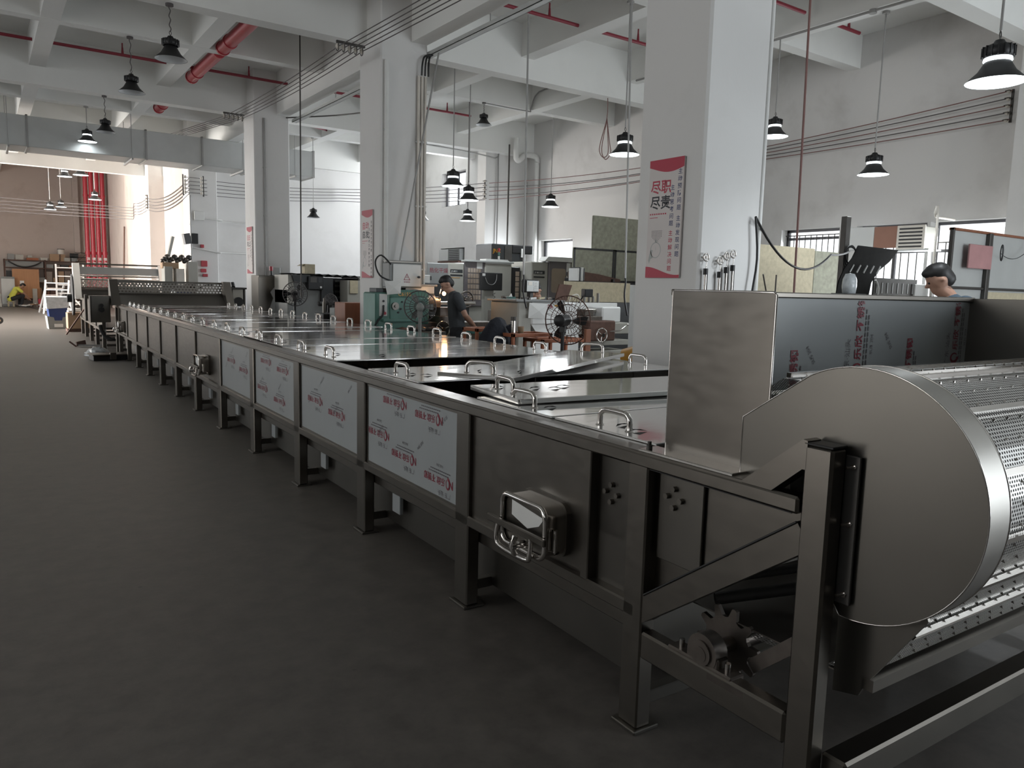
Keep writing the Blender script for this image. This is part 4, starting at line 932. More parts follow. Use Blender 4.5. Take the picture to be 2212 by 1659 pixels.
# bin, crates, rod
t = thing('storage_bin', 'blue plastic bin under crumpled clear plastic sheet, standing on a grey crate', 'bin', (1.94, 27.7, 0), 0.05)
MB().prism([(-.26, 0), (.26, 0), (.30, .40), (.12, .36), (.10, .26), (-.10, .26), (-.12, .36), (-.30, .40)], 'y', -.26, .26).build('grey_crate', 'grey_plastic', t)
MB().prism([(-.22, .26), (.22, .26), (.28, .92), (-.28, .92)], 'y', -.24, .24).build('blue_tub', 'blue', t)
MB().prism([(-.29, .62), (.29, .66), (.31, .97), (-.31, .98)], 'y', -.27, .27).build('plastic_sheet', 'plastic_clear', t)
BB(-.12, .12, -.275, -.262, .06, .16).build('label_opening', 'paper', t)
t = thing('wooden_crate', 'brown wooden crate on a dark pallet beside the blue bin, white scraps on top', 'crate', (2.40, 26.2, 0), 0.0)
BB(-.32, .32, -.3, .3, .09, .56, r=.01).build('box', 'card', t); BB(-.34, .34, -.3, .3, 0, .08).build('pallet', 'rust', t)
MB().bar((-.3, -.1, .60), (.3, 0, .60), .2, .04).bar((-.2, 0, .64), (.1, .1, .66), .15, .05).build('scraps_on_top', 'paper', t)
o = MB().cyl((0, 0, 0), (0.62, -0.55, 1.05), 0.022, 8).build('steel_rod', 'rust'); o.location = (1.93, 24.7, 0); tag(o, 'rusty rod leaning from the floor against the second machine', 'rod')
# ladders
def ladder(label, loc, rz, lean, L, n, w=0.5):
    t = thing('ladder', label, 'ladder', loc, rz, 'aluminium ladders')
    c, s_ = math.cos(lean), math.sin(lean)
    for x in (-w/2, w/2): MB().bar((x, 0, 0), (x, L*s_, L*c), 0.06, 0.09, (0, 1, 0)).build('rail', 'alu', t)
    for k in range(n): q = L*(k+.6)/n; MB().bar((-w/2, q*s_, q*c), (w/2, q*s_, q*c), 0.05, 0.04).build('rung', 'alu', t)
    return t
ladder('tall aluminium ladder leaning behind the blue bin', (3.15, 37.5, 0.0), 0.0, -0.10, 2.15, 6, 1.0)
ladder('shorter aluminium ladder standing lower in front of the tall one', (2.65, 38.5, 0.0), -0.3, 0.35, 1.55, 5, 0.9)
ladder('splayed aluminium ladder frame nearest the squatting person', (2.5, 40.5, 0.0), 0.5, -0.45, 1.35, 4, 0.8)
t = thing('tube_stack', 'pile of bright aluminium tube frames lying behind the bin', 'frame', (3.0, 36.4, 0), 0)
for k, (a, b) in enumerate((((-.5, 0, .75), (.3, .3, .05)), ((-.3, .1, .65), (.6, .2, .1)), ((0, 0, .7), (.15, .1, .1)), ((.2, 0, .7), (.7, .1, .12)), ((-.5, .1, .5), (.7, .2, .5)), ((-.4, .1, .3), (.7, .2, .3)), ((-.2, .1, .12), (.7, .2, .12)))): MB().bar(a, b, .06, .05).build('tube', 'alu', t)
# shelving with boxes
t = thing('storage_shelf', 'long low storage shelf crowded with parts along the far wall', 'shelf', (1.1, 48.9, 0), 0)
for x in (0, 1.85, 3.4): BB(x, x+.07, 0, .07, 0, 2.5).build('upright', 'rust', t); BB(x, x+.07, .7, .77, 0, 2.5).build('upright', 'rust', t)
for z in (0.35, 1.25, 2.02, 2.42): BB(0, 3.47, 0, .77, z, z+.05).build('shelf_board', 'rust', t)
BB(0.05, 1.8, .1, .12, 2.08, 2.4).build('back_sheet', 'grey_paint', t)
MB().tube([(0.2, -.05, 2.4), (.6, -.06, 2.15), (1.0, -.06, 2.1), (1.4, -.05, 2.2), (1.7, -.05, 2.38)], 0.035, 8).build('draped_cable', 'black', t)
random.seed(11); nn = 0
cols = ['card', 'grey_paint', 'rust', 'dark_paint', 'card', 'cream', 'iron', 'wood_red']
names = {'card': 'brown', 'grey_paint': 'grey', 'rust': 'rust-brown', 'dark_paint': 'dark', 'cream': 'cream', 'iron': 'iron-grey', 'wood_red': 'reddish'}
for zi, z in enumerate((0.40, 1.30, 2.07)):
    x = 1.2 if zi < 2 else 3.0; k = 0
    while x < 4.3:
        w = random.uniform(.22, .42); h = random.uniform(.25, .65) if zi < 2 else random.uniform(.18, .3); c = random.choice(cols)
        boxes('storage_box', 'box', '%s box, %s from the left on the %s level of the far shelf' % (names[c], ['first', 'second', 'third', 'fourth', 'fifth', 'sixth', 'seventh', 'eighth', 'ninth', 'tenth', 'eleventh', 'twelfth', 'thirteenth'][k], ('lowest', 'middle', 'upper')[zi]), (x+w/2, 49.25, z), (w, .5, h), c, 0, 'boxes on the far shelf'); x += w+.03; k += 1
for k, (x, w, h, z, c, lab) in enumerate(((1.45, .3, .3, 2.47, 'grey_paint', 'small grey box at the left end of the top of the far shelf'), (1.83, .38, .28, 2.47, 'cream', 'pale box second from the left on top of the far shelf'), (2.42, .55, .12, 2.47, 'bench', 'flat orange-red crate on top of the far shelf'),
      (2.30, .22, .13, 2.60, 'cream', 'small pale box sitting on the flat orange-red crate'), (2.95, .35, .16, 2.47, 'cream', 'low pale box right of the orange-red crate on top of the far shelf'), (3.45, .45, .38, 2.47, 'card', 'large brown carton on top of the far shelf'), (4.05, .28, .2, 2.47, 'cream', 'lower pale tub beside the large carton'), (4.40, .3, .2, 2.47, 'grey_paint', 'lower grey tub at the right end of the shelf top'))):
    boxes('storage_box', 'box', lab, (x, 49.25, z), (w, .4, h), c)
for x, z, m_, lab in ((3.78, 2.86, 'tan', 'pale round tub stacked topmost above the large carton'), (4.40, 2.67, 'dark_paint', 'dark round drum lying beside the topmost tub')):
    t = thing('drum', lab, 'drum', (x, 49.25, z), 0)
    (MB().cyl((0, 0, 0), (0, 0, .27), .17, 20) if m_ == 'tan' else MB().cyl((-.2, 0, .13), (.2, 0, .13), .13, 20)).build('drum_body', m_, t); (MB().cyl((0, 0, .25), (0, 0, .28), .18, 20) if m_ == 'tan' else MB().cyl((.18, 0, .13), (.21, 0, .13), .14, 20)).build('rim', 'dark_steel', t)
boxes('storage_box', 'box', 'brown box bridging between the carton and the drums', (3.85, 49.3, 2.47), (.25, .3, .38), 'card')
t = thing('wire_basket', 'wire basket at the right end of the top of the far shelf', 'basket', (4.75, 49.2, 2.47), 0)
for z in (0.02, .25, .5): MB().tube([(-.3, -.2, z), (.3, -.2, z), (.3, .2, z), (-.3, .2, z)], .012, 6, True).build('wire_ring', 'dark_steel', t)
MB().bar((-.3, -.2, 0), (-.1, -.2, .5), .015, .015).bar((.3, -.2, 0), (.3, -.2, .5), .015, .015).bar((-.2, -.2, .02), (.25, -.2, .45), .015, .015).build('wire_stay', 'dark_steel', t)
# boards leaning in front of the shelf
t = thing('plywood_board', 'orange-brown plywood board standing behind the squatting person', 'board', (1.44, 48.62, 0), 0)
BB(0, 1.22, 0, .03, .42, 1.98).build('board', 'ply', t); BB(.02, .10, -.02, .05, 0, .43).build('leg', 'rust', t); BB(1.1, 1.18, -.02, .05, 0, .43).build('leg', 'rust', t); BB(.33, .52, -.008, 0, 1.1, 1.36).build('note', 'paper', t)
t = thing('steel_sheet', 'pale blue-grey steel cabinet door leaning at the far left edge', 'sheet', (0.93, 48.35, 0), 0)
BB(0, .60, 0, .04, .12, 1.56).build('sheet', 'galv', t); BB(0, .60, -.01, 0, 1.45, 1.56).build('edge_fold', 'grey_paint', t); BB(.02, .58, 0, .3, 0, .12).build('foot', 'grey_paint', t)
boxes('board_offcut', 'board', 'small pale offcut leaning on the plywood board', (2.42, 48.45, 0.0), (.22, .04, .95), 'cream', 0)
t = thing('floor_clutter', 'low pile of pale offcuts on the floor in front of the shelf', 'scrap', (2.1, 48.0, 0), 0)
for k in range(9): MB().bar((.09*k-.2, 0, .05+.03*(k % 3)), (.09*k+.05, .12*((k % 2)*2-1), .1+.02*(k % 4)), .06, .06).build('offcut', ('paper', 'rust', 'card')[k % 3], t)
boxes('gas_can', 'can', 'small red canister at the right of the plywood board', (2.62, 48.2, 0), (.16, .16, .42), 'red_pipe')
t = thing('vise_stand', 'pale bench grinder stand cut by the left edge of the picture', 'tool stand', (0.75, 47.2, 0), 0)
BB(-.35, .15, -.15, .15, .55, .68).build('bench_top', 'cream', t); BB(-.3, .08, -.1, .1, .62, .92).build('grinder', 'paper', t)
for x in (-.2, .1): MB().bar((x, 0, 0), (x*.5, 0, .6), .07, .07).build('leg', 'cream', t)
t = thing('trolley_wheel', 'dark caster wheel of a trolley at the left edge of the picture', 'wheel', (0.47, 30.6, 0.12), 0)
MB().cyl((0, -.03, 0), (0, .03, 0), 0.12, 24).build('tyre', 'rubber', t); MB().cyl((0, -.035, 0), (0, .035, 0), 0.05, 16).build('hub', 'card', t)
o = MB().tube([(0, 0, .02), (.3, -1, .02), (.42, -2.2, .02), (.55, -3.6, .02)], .025, 8).build('floor_hose', 'black'); o.location = (1.72, 47.6, 0); tag(o, 'dark hose on the floor running from the squatting person', 'hose')
o = MB().cyl((0, 0, 0), (0.17, 0, 4.0), 0.035, 8).build('leaning_pole', 'rust'); o.location = (5.48, 39.8, 0); tag(o, 'thin brown pole leaning in the recess of the far warm wall', 'pole')
t = thing('emergency_light', 'white twin-head emergency light on the far wall right of the risers', 'lamp', (6.62, 49.80, 2.98), 0)
BB(-.2, .2, -.06, 0, 0, .22).build('housing', 'white', t)
for x in (-.13, .13): MB().cyl((x, -.04, .26), (x, -.14, .26), .07, 14).build('lamp_head', 'dark_paint', t)
# cluttered drilling machines by the fourth pillar
t = thing('milling_machine', 'cream milling machine heaped with greasy parts beside the fourth pillar', 'machine', (4.30, 22.1, 0), 0)
BB(.16, .46, -.25, .25, 0, 1.15).build('base', 'dark_paint', t); BB(-.28, -.08, -.25, .2, 1.5, 1.95).build('gear_box', 'cream', t); BB(0.0, .2, -.3, .2, 1.45, 1.9).build('motor_box', 'tan', t); BB(.32, .56, -.2, .2, 1.35, 2.1).build('switch_cabinet', 'cream', t)
BB(-.35, .5, -.2, .25, 1.1, 1.5).build('table', 'iron', t); BB(-.3, .1, -.1, .2, 1.9, 2.06).build('top_tray', 'card', t)
for k in range(12): MB().ball((-.28+.06*k, 0, 2.10+.05*(k*7 % 3)), .06+.012*(k % 3), 8).build('greasy_part', ('iron', 'dark_steel')[k % 2], t)
BB(-.1, .35, -.34, -.3, 1.12, 1.28).build('blue_tray', 'blue', t); MB().lathe([(0, .25), (.04, .24), (.05, .18), (.11, .12), (.12, 0)], (-.1, -.34, 1.1), 14).build('funnel', 'paper', t)
MB().bar((-.2, 0, 1.95), (.0, .05, 2.75), .07, .07).build('upright_bar', 'cream', t)
MB().tube([(.45, -.1, 1.3), (.7, -.12, 1.45), (.85, -.1, 1.5)], .02, 8).build('lamp_arm', 'black', t); BB(.8, .95, -.2, -.05, 1.44, 1.54).build('work_lamp', 'black', t)
# devices on the fourth pillar and end wall
def dev(name, cat, label, x, z, w, h, m, d=.08, y=22.44): return boxes(name, cat, label, (x, y-d/2, z), (w, d, h), m)
dev('junction_box', 'box', 'white junction box high on the fourth pillar', 5.04, 3.24, .26, .24, 'white')
dev('alarm_bell', 'alarm', 'round red fire alarm bell high on the fourth pillar', 5.10, 2.50, .09, .09, 'red_pipe')
dev('exit_sensor', 'sign', 'black and white light box on the fourth pillar', 4.92, 2.60, .15, .28, 'black')
dev('call_point', 'alarm', 'large dark-red alarm box, upper of three on the fourth pillar', 5.14, 1.99, .16, .16, 'red_pipe')
dev('call_point', 'alarm', 'red and white call point, middle of three on the fourth pillar', 5.12, 1.83, .14, .10, 'red_pipe')
dev('call_point', 'alarm', 'red call point, lowest of three on the fourth pillar', 5.16, 1.71, .13, .08, 'red_pipe')
o = BB(-.09, .09, -.06, .06, 0, .28).build('wall_speaker', 'black'); o.location = (4.70, 22.25, 2.58); o.rotation_euler = (0, -.2, .3); tag(o, 'black speaker on the edge of the fourth pillar', 'speaker')
cond('grey pipe up the corner of the fourth pillar', 4.82, 22.40, 0, 3.9, 0.025, 'rod')
o = MB().tube([(0, 0, 0), (.6, 0, -.1), (.75, 0, -.12), (.75, .3, -.1), (1.8, .45, -.1)], .02, 8).build('surface_conduit', 'white'); o.location = (4.85, 22.42, 2.50); tag(o, 'white conduit stepping across the fourth pillar onto the end wall', 'conduit')
o = MB().tube([(0, 0, 0), (.75, 0, -.02), (.76, .5, -.02), (2.0, .52, -.02)], .018, 8).build('surface_conduit', 'white'); o.location = (4.9, 22.42, 3.3); tag(o, 'thin white conduit higher on the fourth pillar and end wall', 'conduit')
# ================================================================ workshop bay on the right: positions computed from image pixels at assumed depths
def ring(mb, c, r, t, ax='y', n=32, d=None):
    P = []
    for k in range(n):
        a = 2*PI*k/n; u, w = r*math.cos(a), r*math.sin(a)
        P.append({'y': (c[0]+u, c[1], c[2]+w), 'x': (c[0], c[1]+u, c[2]+w), 'z': (c[0]+u, c[1]+w, c[2])}[ax])
    return mb.tube(P, t, 6, True)
def handwheel(t, c, r, ax='y', m='steel_pol'):
    w = ring(MB(), c, r, r*0.11, ax)
    for k in range(3):
        a = 2*PI*k/3+.4; u, v = r*math.cos(a), r*math.sin(a)
        q = (c[0]+u, c[1], c[2]+v) if ax == 'y' else (c[0], c[1]+u, c[2]+v)
        w.tube([c, q], r*0.08, 6)
    d = (0, -.04, 0) if ax == 'y' else (-.04, 0, 0)
    w.cyl(c, Vector(c)+Vector(d), r*0.28, 14)
    return w.build('handwheel', m, t)
# --- green lathe
t = thing('lathe', 'green engine lathe with paper and white push-button panel, in front of the second pillar', 'lathe', (4.52, 9.85, 0), 0); t.scale = (1, .48, 1)
BB(0, .22, 0, .85, 0, 1.50, r=.02).build('end_housing', 'green_paint', t); BB(.03, .19, .05, .55, 1.50, 1.56).build('end_top', 'dark_paint', t)
BB(.22, .86, .03, .8, 1.05, 1.44, r=.02).build('headstock', 'green_paint', t)
MB().prism([(.03, 1.44), (.8, 1.44), (.8, 1.54), (.25, 1.54)], 'x', .22, .86).build('sloped_top', 'green_paint', t)
BB(.02, .62, -.08, .6, .20, 1.10, r=.015).build('pedestal', 'green_paint', t); BB(.10, .62, -.14, .1, 1.09, 1.13).build('tool_shelf', 'green_paint', t)
p = BB(.06, .18, -.02, 0, 1.17, 1.48, r=.008); p.build('button_panel', 'paper', t)
for z in (1.24, 1.31, 1.38): MB().cyl((.12, -.02, z), (.12, -.035, z), .016, 12).build('push_button', 'dark_paint', t)
MB().cyl((.14, -.02, 1.21), (.14, -.045, 1.21), .022, 14).build('stop_button', 'red_pipe', t)
MB().cyl((.11, -.005, 1.36), (.11, .0, 1.36), .001, 6).build('rivet', 'black', t)
MB().cyl((.31, .03, 1.31), (.31, -.02, 1.31), .055, 20).cyl((.31, -.02, 1.31), (.31, -.06, 1.31), .02, 12).build('dial', 'steel_dull', t)
for x, z in ((.42, 1.37), (.40, 1.27), (.36, 1.22)): MB().cyl((x, .03, z), (x, -.0, z), .014, 10).build('knob', 'black', t)
g = MB(); text(g, 'C6150', .075, (.36, .025, 1.455), (1, 0, 0), (0, 0, 1), .02); g.build('model_lettering', 'yellow', t)
MB().cyl((.86, .35, 1.36), (1.02, .35, 1.36), .135, 28).cyl((1.02, .35, 1.36), (1.12, .35, 1.36), .09, 20).build('chuck', 'iron', t)
MB().cyl((1.12, .35, 1.36), (1.75, .35, 1.36), .028, 12).build('workpiece', 'steel_pol', t)
BB(.62, 2.6, .05, .65, .82, 1.08, r=.01).build('bed', 'iron', t)
BB(.62, 1.0, .0, .6, .2, .82).build('pedestal', 'teal_paint', t); BB(1.7, 2.6, .0, .6, .1, .80, r=.02).build('pedestal', 'teal_paint', t)
for z in (.62, .72, .90): BB(1.2, 2.55, -.03, .02, z, z+.05).build('bed_rib', 'teal_paint', t)
BB(1.0, 1.36, -.1, .6, 1.05, 1.17).build('saddle', 'iron', t); BB(1.05, 1.30, .05, .4, 1.17, 1.30).build('tool_post', 'iron', t); BB(.98, 1.32, -.14, .04, .78, 1.05).build('apron', 'dark_paint', t)
handwheel(t, (1.04, -.20, .98), .11); BB(2.1, 2.5, .1, .55, 1.08, 1.42, r=.02).build('tailstock', 'iron', t)
BB(.62, 1.1, .62, .64, 1.30, 1.60).build('splash_guard', 'galv', t); BB(.62, 1.12, .5, .64, 1.60, 1.63).build('guard_top', 'grey_paint', t)
MB().tube([(1.10, .3, 1.38), (1.09, .25, 1.48), (1.11, .2, 1.58), (1.16, .15, 1.62)], .010, 8).build('work_light_arm', 'steel_pol', t)
M['glow'] = emit('hot_work_light', (1.0, 0.50, 0.20), 9)
MB().ball((1.14, .15, 1.50), .033, 14).build('work_light_bulb', 'glow', t)
l = bpy.data.lights.new('work_light', 'POINT'); l.energy = 5; l.color = (1, .55, .25); l.shadow_soft_size = .04; lo = bpy.data.objects.new('work_light', l); COL.objects.link(lo); lo.parent = t; lo.location = (1.14, .08, 1.50)
MB().tube([(.12, -.03, 1.30), (.10, -.06, 1.18), (.02, -.07, 1.10), (-.04, -.08, 1.0)], .014, 8).build('cable', 'black', t)
o = MB().add([(0, 0, 0), (.20, -.01, .02), (.23, .02, .20), (-.03, .03, .19), (.10, -.02, .10)], [(0, 1, 4), (1, 2, 4), (2, 3, 4), (3, 0, 4)]).build('drawing_sheet', 'paper'); o.location = (4.68, 9.80, 1.47); tag(o, 'crumpled white sheet of paper hung on the green lathe', 'paper')
t = thing('rag_heap', 'heap of dark greasy rags and tools on the tray before the green lathe', 'rags', (5.05, 9.5, 0), 0)
BB(-.42, .35, -.12, .15, .9, .97).build('tray', 'dark_steel', t); BB(-.4, -.36, -.1, .1, 0, .9).build('leg', 'dark_steel', t); BB(.28, .32, -.1, .1, 0, .9).build('leg', 'dark_steel', t)
for k in range(9): MB().ball((-.35+.08*k, .02*(k % 3), .99), .05+.015*(k % 2), 8, (1.3, 1, .7)).build('rag', ('rubber', 'rust', 'iron')[k % 3], t)
t = thing('electrical_cabinet', 'grey electrical cabinet with a red high-voltage warning triangle behind the green lathe', 'cabinet', (4.83, 10.05, 1.57), 0)
BB(0, .53, 0, .24, 0, .36, r=.012).build('cabinet_body', 'grey_paint', t); BB(.05, .50, -.02, 0, .02, .34, r=.008).build('cabinet_door', 'galv', t)
g = MB(); cx, cz = .27, .15
tri = [(cx-.055, cz-.04), (cx+.055, cz-.04), (cx, cz+.06)]; ti = [(cx-.038, cz-.03), (cx+.038, cz-.03), (cx, cz+.04)]
g.add([(a, -.022, b) for a, b in tri+ti], [(0, 1, 4, 3), (1, 2, 5, 4), (2, 0, 3, 5)]); g.add([(cx+.006, -.022, cz+.025), (cx-.012, -.022, cz-.002), (cx, -.022, cz-.002), (cx-.006, -.022, cz-.025), (cx+.012, -.022, cz+.004), (cx, -.022, cz+.004)], [(0, 1, 2, 5), (2, 3, 4, 5)])
text(g, '有电危险', .026, (cx-.052, -.022, cz-.075), (1, 0, 0), (0, 0, 1), .01); g.build('warning_sign', 'film_red', t)
MB().cyl((.46, -.02, .16), (.46, -.045, .16), .018, 12).build('lock', 'dark_paint', t); MB().prism([(0, .36), (.3, .40), (.27, .40), (0, .38)], 'x', 0, .53).build('top_fold', 'steel_dull', t)

o = MB().tube([(0, 0, 0), (-.16, -.02, .12), (-.26, -.04, .02), (-.22, -.1, -.16), (-.05, -.12, -.24), (.05, -.1, -.27)], .012, 8).build('cable_hose', 'black'); o.location = (4.83, 10.0, 1.90); tag(o, 'black cable looping from the electrical cabinet down to the lathe', 'cable')
# --- fans
def fan(label, loc, rz, r, pole, m='black', guard='wire_dark', tilt=0.0, back=True):
    """industrial pedestal fan; loc is the floor point; motor towards -y"""
    t = thing('pedestal_fan', label, 'fan', loc, rz, 'industrial pedestal fans'); z = pole
    MB().cyl((0, 0, 0), (0, 0, .05), .24, 24).cyl((0, 0, .05), (0, 0, .08), .1, 20, .05).build('base', m, t); MB().cyl((0, 0, .06), (0, 0, z-.10), .022, 12).build('pole', m, t)
    MB().bar((0, 0, z-.14), (0, 0, z-.02), .07, .05, (0, 1, 0)).build('yoke', m, t)
    MB().cyl((0, -.12, z), (0, .08, z), r*.24, 20).lathe([(0, -.14), (r*.18, -.135), (r*.24, -.12)], (0, 0, z), 20, 'y').build('motor', m, t)
    bl = MB()
    for k in range(3):
        a0 = 2*PI*k/3; vs = []
        for q in range(6):
            rr = r*(.12+.74*q/5); w = .35+.25*math.sin(PI*q/5)
            for e in (-1, 1): a = a0+e*w*.5; vs.append((rr*math.cos(a), .14+e*.035, z+rr*math.sin(a)))
        bl.add(vs, [(2*q, 2*q+1, 2*q+3, 2*q+2) for q in range(5)]); bl.add([(x, y_+.004, z_) for x, y_, z_ in vs], [(2*q+2, 2*q+3, 2*q+1, 2*q) for q in range(5)])
    bl.build('blade', m, t)
    gd = MB(); ring(gd, (0, .14, z), r, .008)
    for rr, yy in ((.35, .22), (.65, .21), (.35, .06), (.65, .07)): ring(gd, (0, yy, z), r*rr, .004)
    for k in range(26):
        a = 2*PI*k/26; c_, s_ = math.cos(a), math.sin(a)
        gd.tube([(r*.15*c_, .225, z+r*.15*s_), (r*.6*c_, .215, z+r*.6*s_), (r*.95*c_, .17, z+r*.95*s_), (r*c_, .14, z+r*s_), (r*.95*c_, .10, z+r*.95*s_), (r*.6*c_, .06, z+r*.6*s_), (r*.25*c_, .05, z+r*.25*s_)], .0032, 4)
    gd.build('wire_guard', guard, t)
    return t
fan('pedestal fan with olive-grey motor seen from behind in front of the green lathe', (4.72, 8.9, 0), math.radians(-28), .21, 1.33, 'grey_plastic')
fan('rusty wide pedestal fan with black motor, nearest the white lathe', (5.80, 7.25, 0), math.radians(-62), .30, 1.23, 'black', 'rust')
fan('black pedestal fan with open guard beside the stainless cabinet', (4.82, 14.05, 0), math.radians(165), .22, 1.40, 'black')
fan('small dark motor fan before the grey turning machine', (4.86, 12.65, 0), math.radians(-70), .17, 1.26, 'rubber')
# --- machines behind: machining centres
def label_plate(t, x, y, z, s, h):
    BB(x, x+.30, y-.006, y, z, z+h, r=.002).build('name_plate', 'dark_paint', t); g = MB(); text(g, s, h*.72, (x+.02, y-.007, z+h*.18), (1, 0, 0), (0, 0, 1), .01); g.build('plate_lettering', 'paper', t)
M['door_grey'] = mat('purple_grey_door', (0.15, 0.135, 0.14), 0.45, 0.1, 0.06); M['pane_tan'] = mat('smoked_pane', (0.34, 0.27, 0.21), 0.2, 0.0, 0.15, 3)
t = thing('machining_centre', 'cream machining centre with a tall grid-paned sliding door, behind the standing person', 'machine', (8.05, 14.0, 0), 0, 'machining centres')
BB(0, .42, 0, 1.6, .15, 2.10, r=.02).build('left_cabinet', 'cream', t); BB(.42, .92, .03, 1.6, .15, 1.25).build('lower_front', 'cream', t)
d = BB(.42, .92, -.02, .03, 1.2, 2.16, r=.01).build('sliding_door', 'door_grey', t)
for a in range(5):
    for b in range(6): BB(.50+.068*a, .555+.068*a, -.026, -.018, 1.34+.115*b, 1.435+.115*b, r=.003).build('door_pane', 'pane_tan', d)
BB(.92, 1.62, -.05, 1.6, .15, 2.12, r=.02).build('right_cabinet', 'cream', t); MB().prism([(.92, 2.12), (1.62, 2.12), (1.5, 2.22), (.94, 2.22)], 'y', -.05, .2).build('canopy', 'white', t)
dn_ = BB(1.63, 1.86, -.03, .1, .3, 2.07, r=.01).build('side_door', 'black', t)
for b in range(6): BB(1.73, 1.83, -.038, -.03, 1.30+.115*b, 1.40+.115*b, r=.003).build('door_pane', 'pane_tan', dn_)
BB(.40, 1.64, -.1, .1, 2.14, 2.18).build('top_rail', 'galv', t); BB(0, 1.9, .1, 1.7, 0, .16).build('base', 'dark_paint', t); label_plate(t, .08, -.0, 1.90, 'JY-M11', .07); BB(.08, .38, -.006, 0, 1.83, 1.865).build('name_strip', 'dark_paint', t); BB(.10, .32, -.006, 0, 1.79, 1.80).build('yellow_strip', 'yellow', t)
BB(.72, .86, -.03, -.02, 2.0, 2.14).build('notice', 'paper', t)
t = thing('tool_magazine', 'black box-shaped tool magazine with orange letters on top of the first machining centre', 'machine head', (9.62, 14.7, 2.205), 0)
BB(0, .95, 0, .7, 0, .40, r=.02).build('housing', 'dark_paint', t); BB(.55, 1.15, -.02, .6, .20, .40, r=.02).build('housing_upper', 'black', t); BB(.35, .55, -.012, 0, .02, .36).build('front_panel', 'dark_steel', t)
g = MB(); text(g, 'JNC', .12, (.03, -.006, .2), (1, 0, 0), (0, 0, 1), .02); g.build('orange_lettering', 'yellow', t); BB(.80, .90, -.03, -.02, .12, .32).build('notice', 'paper', t)
for k, m_ in enumerate(('paper', 'green_paint', 'red_pipe')): MB().cyl((.16, -.05, .04+.09*k), (.16, -.05, .12+.09*k), .024, 12).build('signal_lamp', m_, t)
MB().cyl((.62, .3, .4), (.62, .3, 2.7), .02, 10).build('cable_riser', 'dark_steel', t)
t = thing('control_monitor', 'black control panel seen from behind with looping cable, hanging before the first machining centre', 'monitor', (8.40, 13.2, 1.55), 0)
BB(0, .52, 0, .10, 0, .36, r=.01).build('panel_housing', 'black', t); MB().tube([(.08, -.02, .26), (.14, -.03, .14), (.26, -.03, .12), (.34, -.03, .2), (.36, -.02, .33)], .006, 6).build('cable', 'rod', t); BB(.02, .09, -.006, 0, .29, .34).build('sticker', 'paper', t)
BB(.15, .37, .1, .22, -1.55, .1).build('stand', 'cream', t); MB().tube([(.30+.03*math.cos(k*.9), -.02, -.05-.012*k) for k in range(26)], .006, 5).build('coiled_cord', 'black', t)
t = thing('machining_centre', 'beige machining centre with a rounded brown window, right of the first one', 'machine', (9.95, 13.6, 0), 0, 'machining centres')
BB(0, .46, 0, 1.6, .15, 2.20, r=.02).build('left_cabinet', 'cream', t); d = BB(.46, 1.0, -.03, .05, .9, 2.24, r=.01).build('sliding_door', 'door_grey', t)
n = 6; P = []
for sx, sz, a0 in ((1, 1, 0), (-1, 1, 90), (-1, -1, 180), (1, -1, 270)):
    for k in range(n): a = math.radians(a0+90*k/(n-1)); P.append((.73+sx*.14+.06*math.cos(a), 1.80+sz*.21+.06*math.sin(a)))
MB().add([(a, -.034, b) for a, b in P], [tuple(range(len(P)))]).build('door_pane', 'pane_tan', d)
MB().tube([(.93, -.04, 1.65), (.93, -.09, 1.68), (.93, -.09, 1.88), (.93, -.04, 1.91)], .012, 8).build('door_handle', 'steel_pol', d)
BB(1.0, 1.3, -.02, 1.5, .15, 2.22, r=.02).build('right_cabinet', 'cream', t); BB(0, 1.3, .02, 1.6, .14, .95).build('lower_front', 'cream', t); MB().prism([(.3, 2.22), (1.36, 2.22), (1.36, 2.32), (.40, 2.32)], 'y', -.08, .2).build('canopy', 'white', t)
label_plate(t, .06, 0, 1.93, 'JY-M1160', .075); BB(.06, .36, -.006, 0, 1.85, 1.88).build('name_strip', 'dark_paint', t); BB(.95, 1.05, -.04, -.03, 2.0, 2.2).build('notice', 'paper', t)
t = thing('cabinet_box', 'grey cabinet with handwritten red characters left of the first machining centre', 'cabinet', (7.20, 13.3, 0), 0)
BB(0, .48, 0, .5, 0, 2.06, r=.01).build('cabinet_body', 'grey_paint', t); g = MB(); text(g, '热化干燥', .105, (.05, -.006, 1.88), (1, 0, 0), (0, 0, 1)); g.build('red_writing', 'film_red', t); BB(.0, .10, -.004, 0, 1.72, 1.80).build('vent', 'black', t)
boxes('grey_tank', 'tank', 'wide low dark tank behind the green lathe chuck', (6.55, 12.2, 0), (.9, .5, 1.66), 'dark_paint'); boxes('storage_box', 'box', 'small white carton with blue mark on the dark tank', (6.45, 12.1, 1.66), (.22, .2, .14), 'paper')
t = thing('handwheel_column', 'black handwheel of the boring machine just right of the standing person', 'handwheel', (6.68, 10.95, 0), 0)
handwheel(t, (0, 0, 1.40), .13, 'y', 'iron'); MB().cyl((0, 0, 1.4), (0, .4, 1.4), .03, 10).build('spindle', 'iron', t); BB(-.12, .12, .1, .4, 0, 1.45).build('column', 'dark_paint', t)
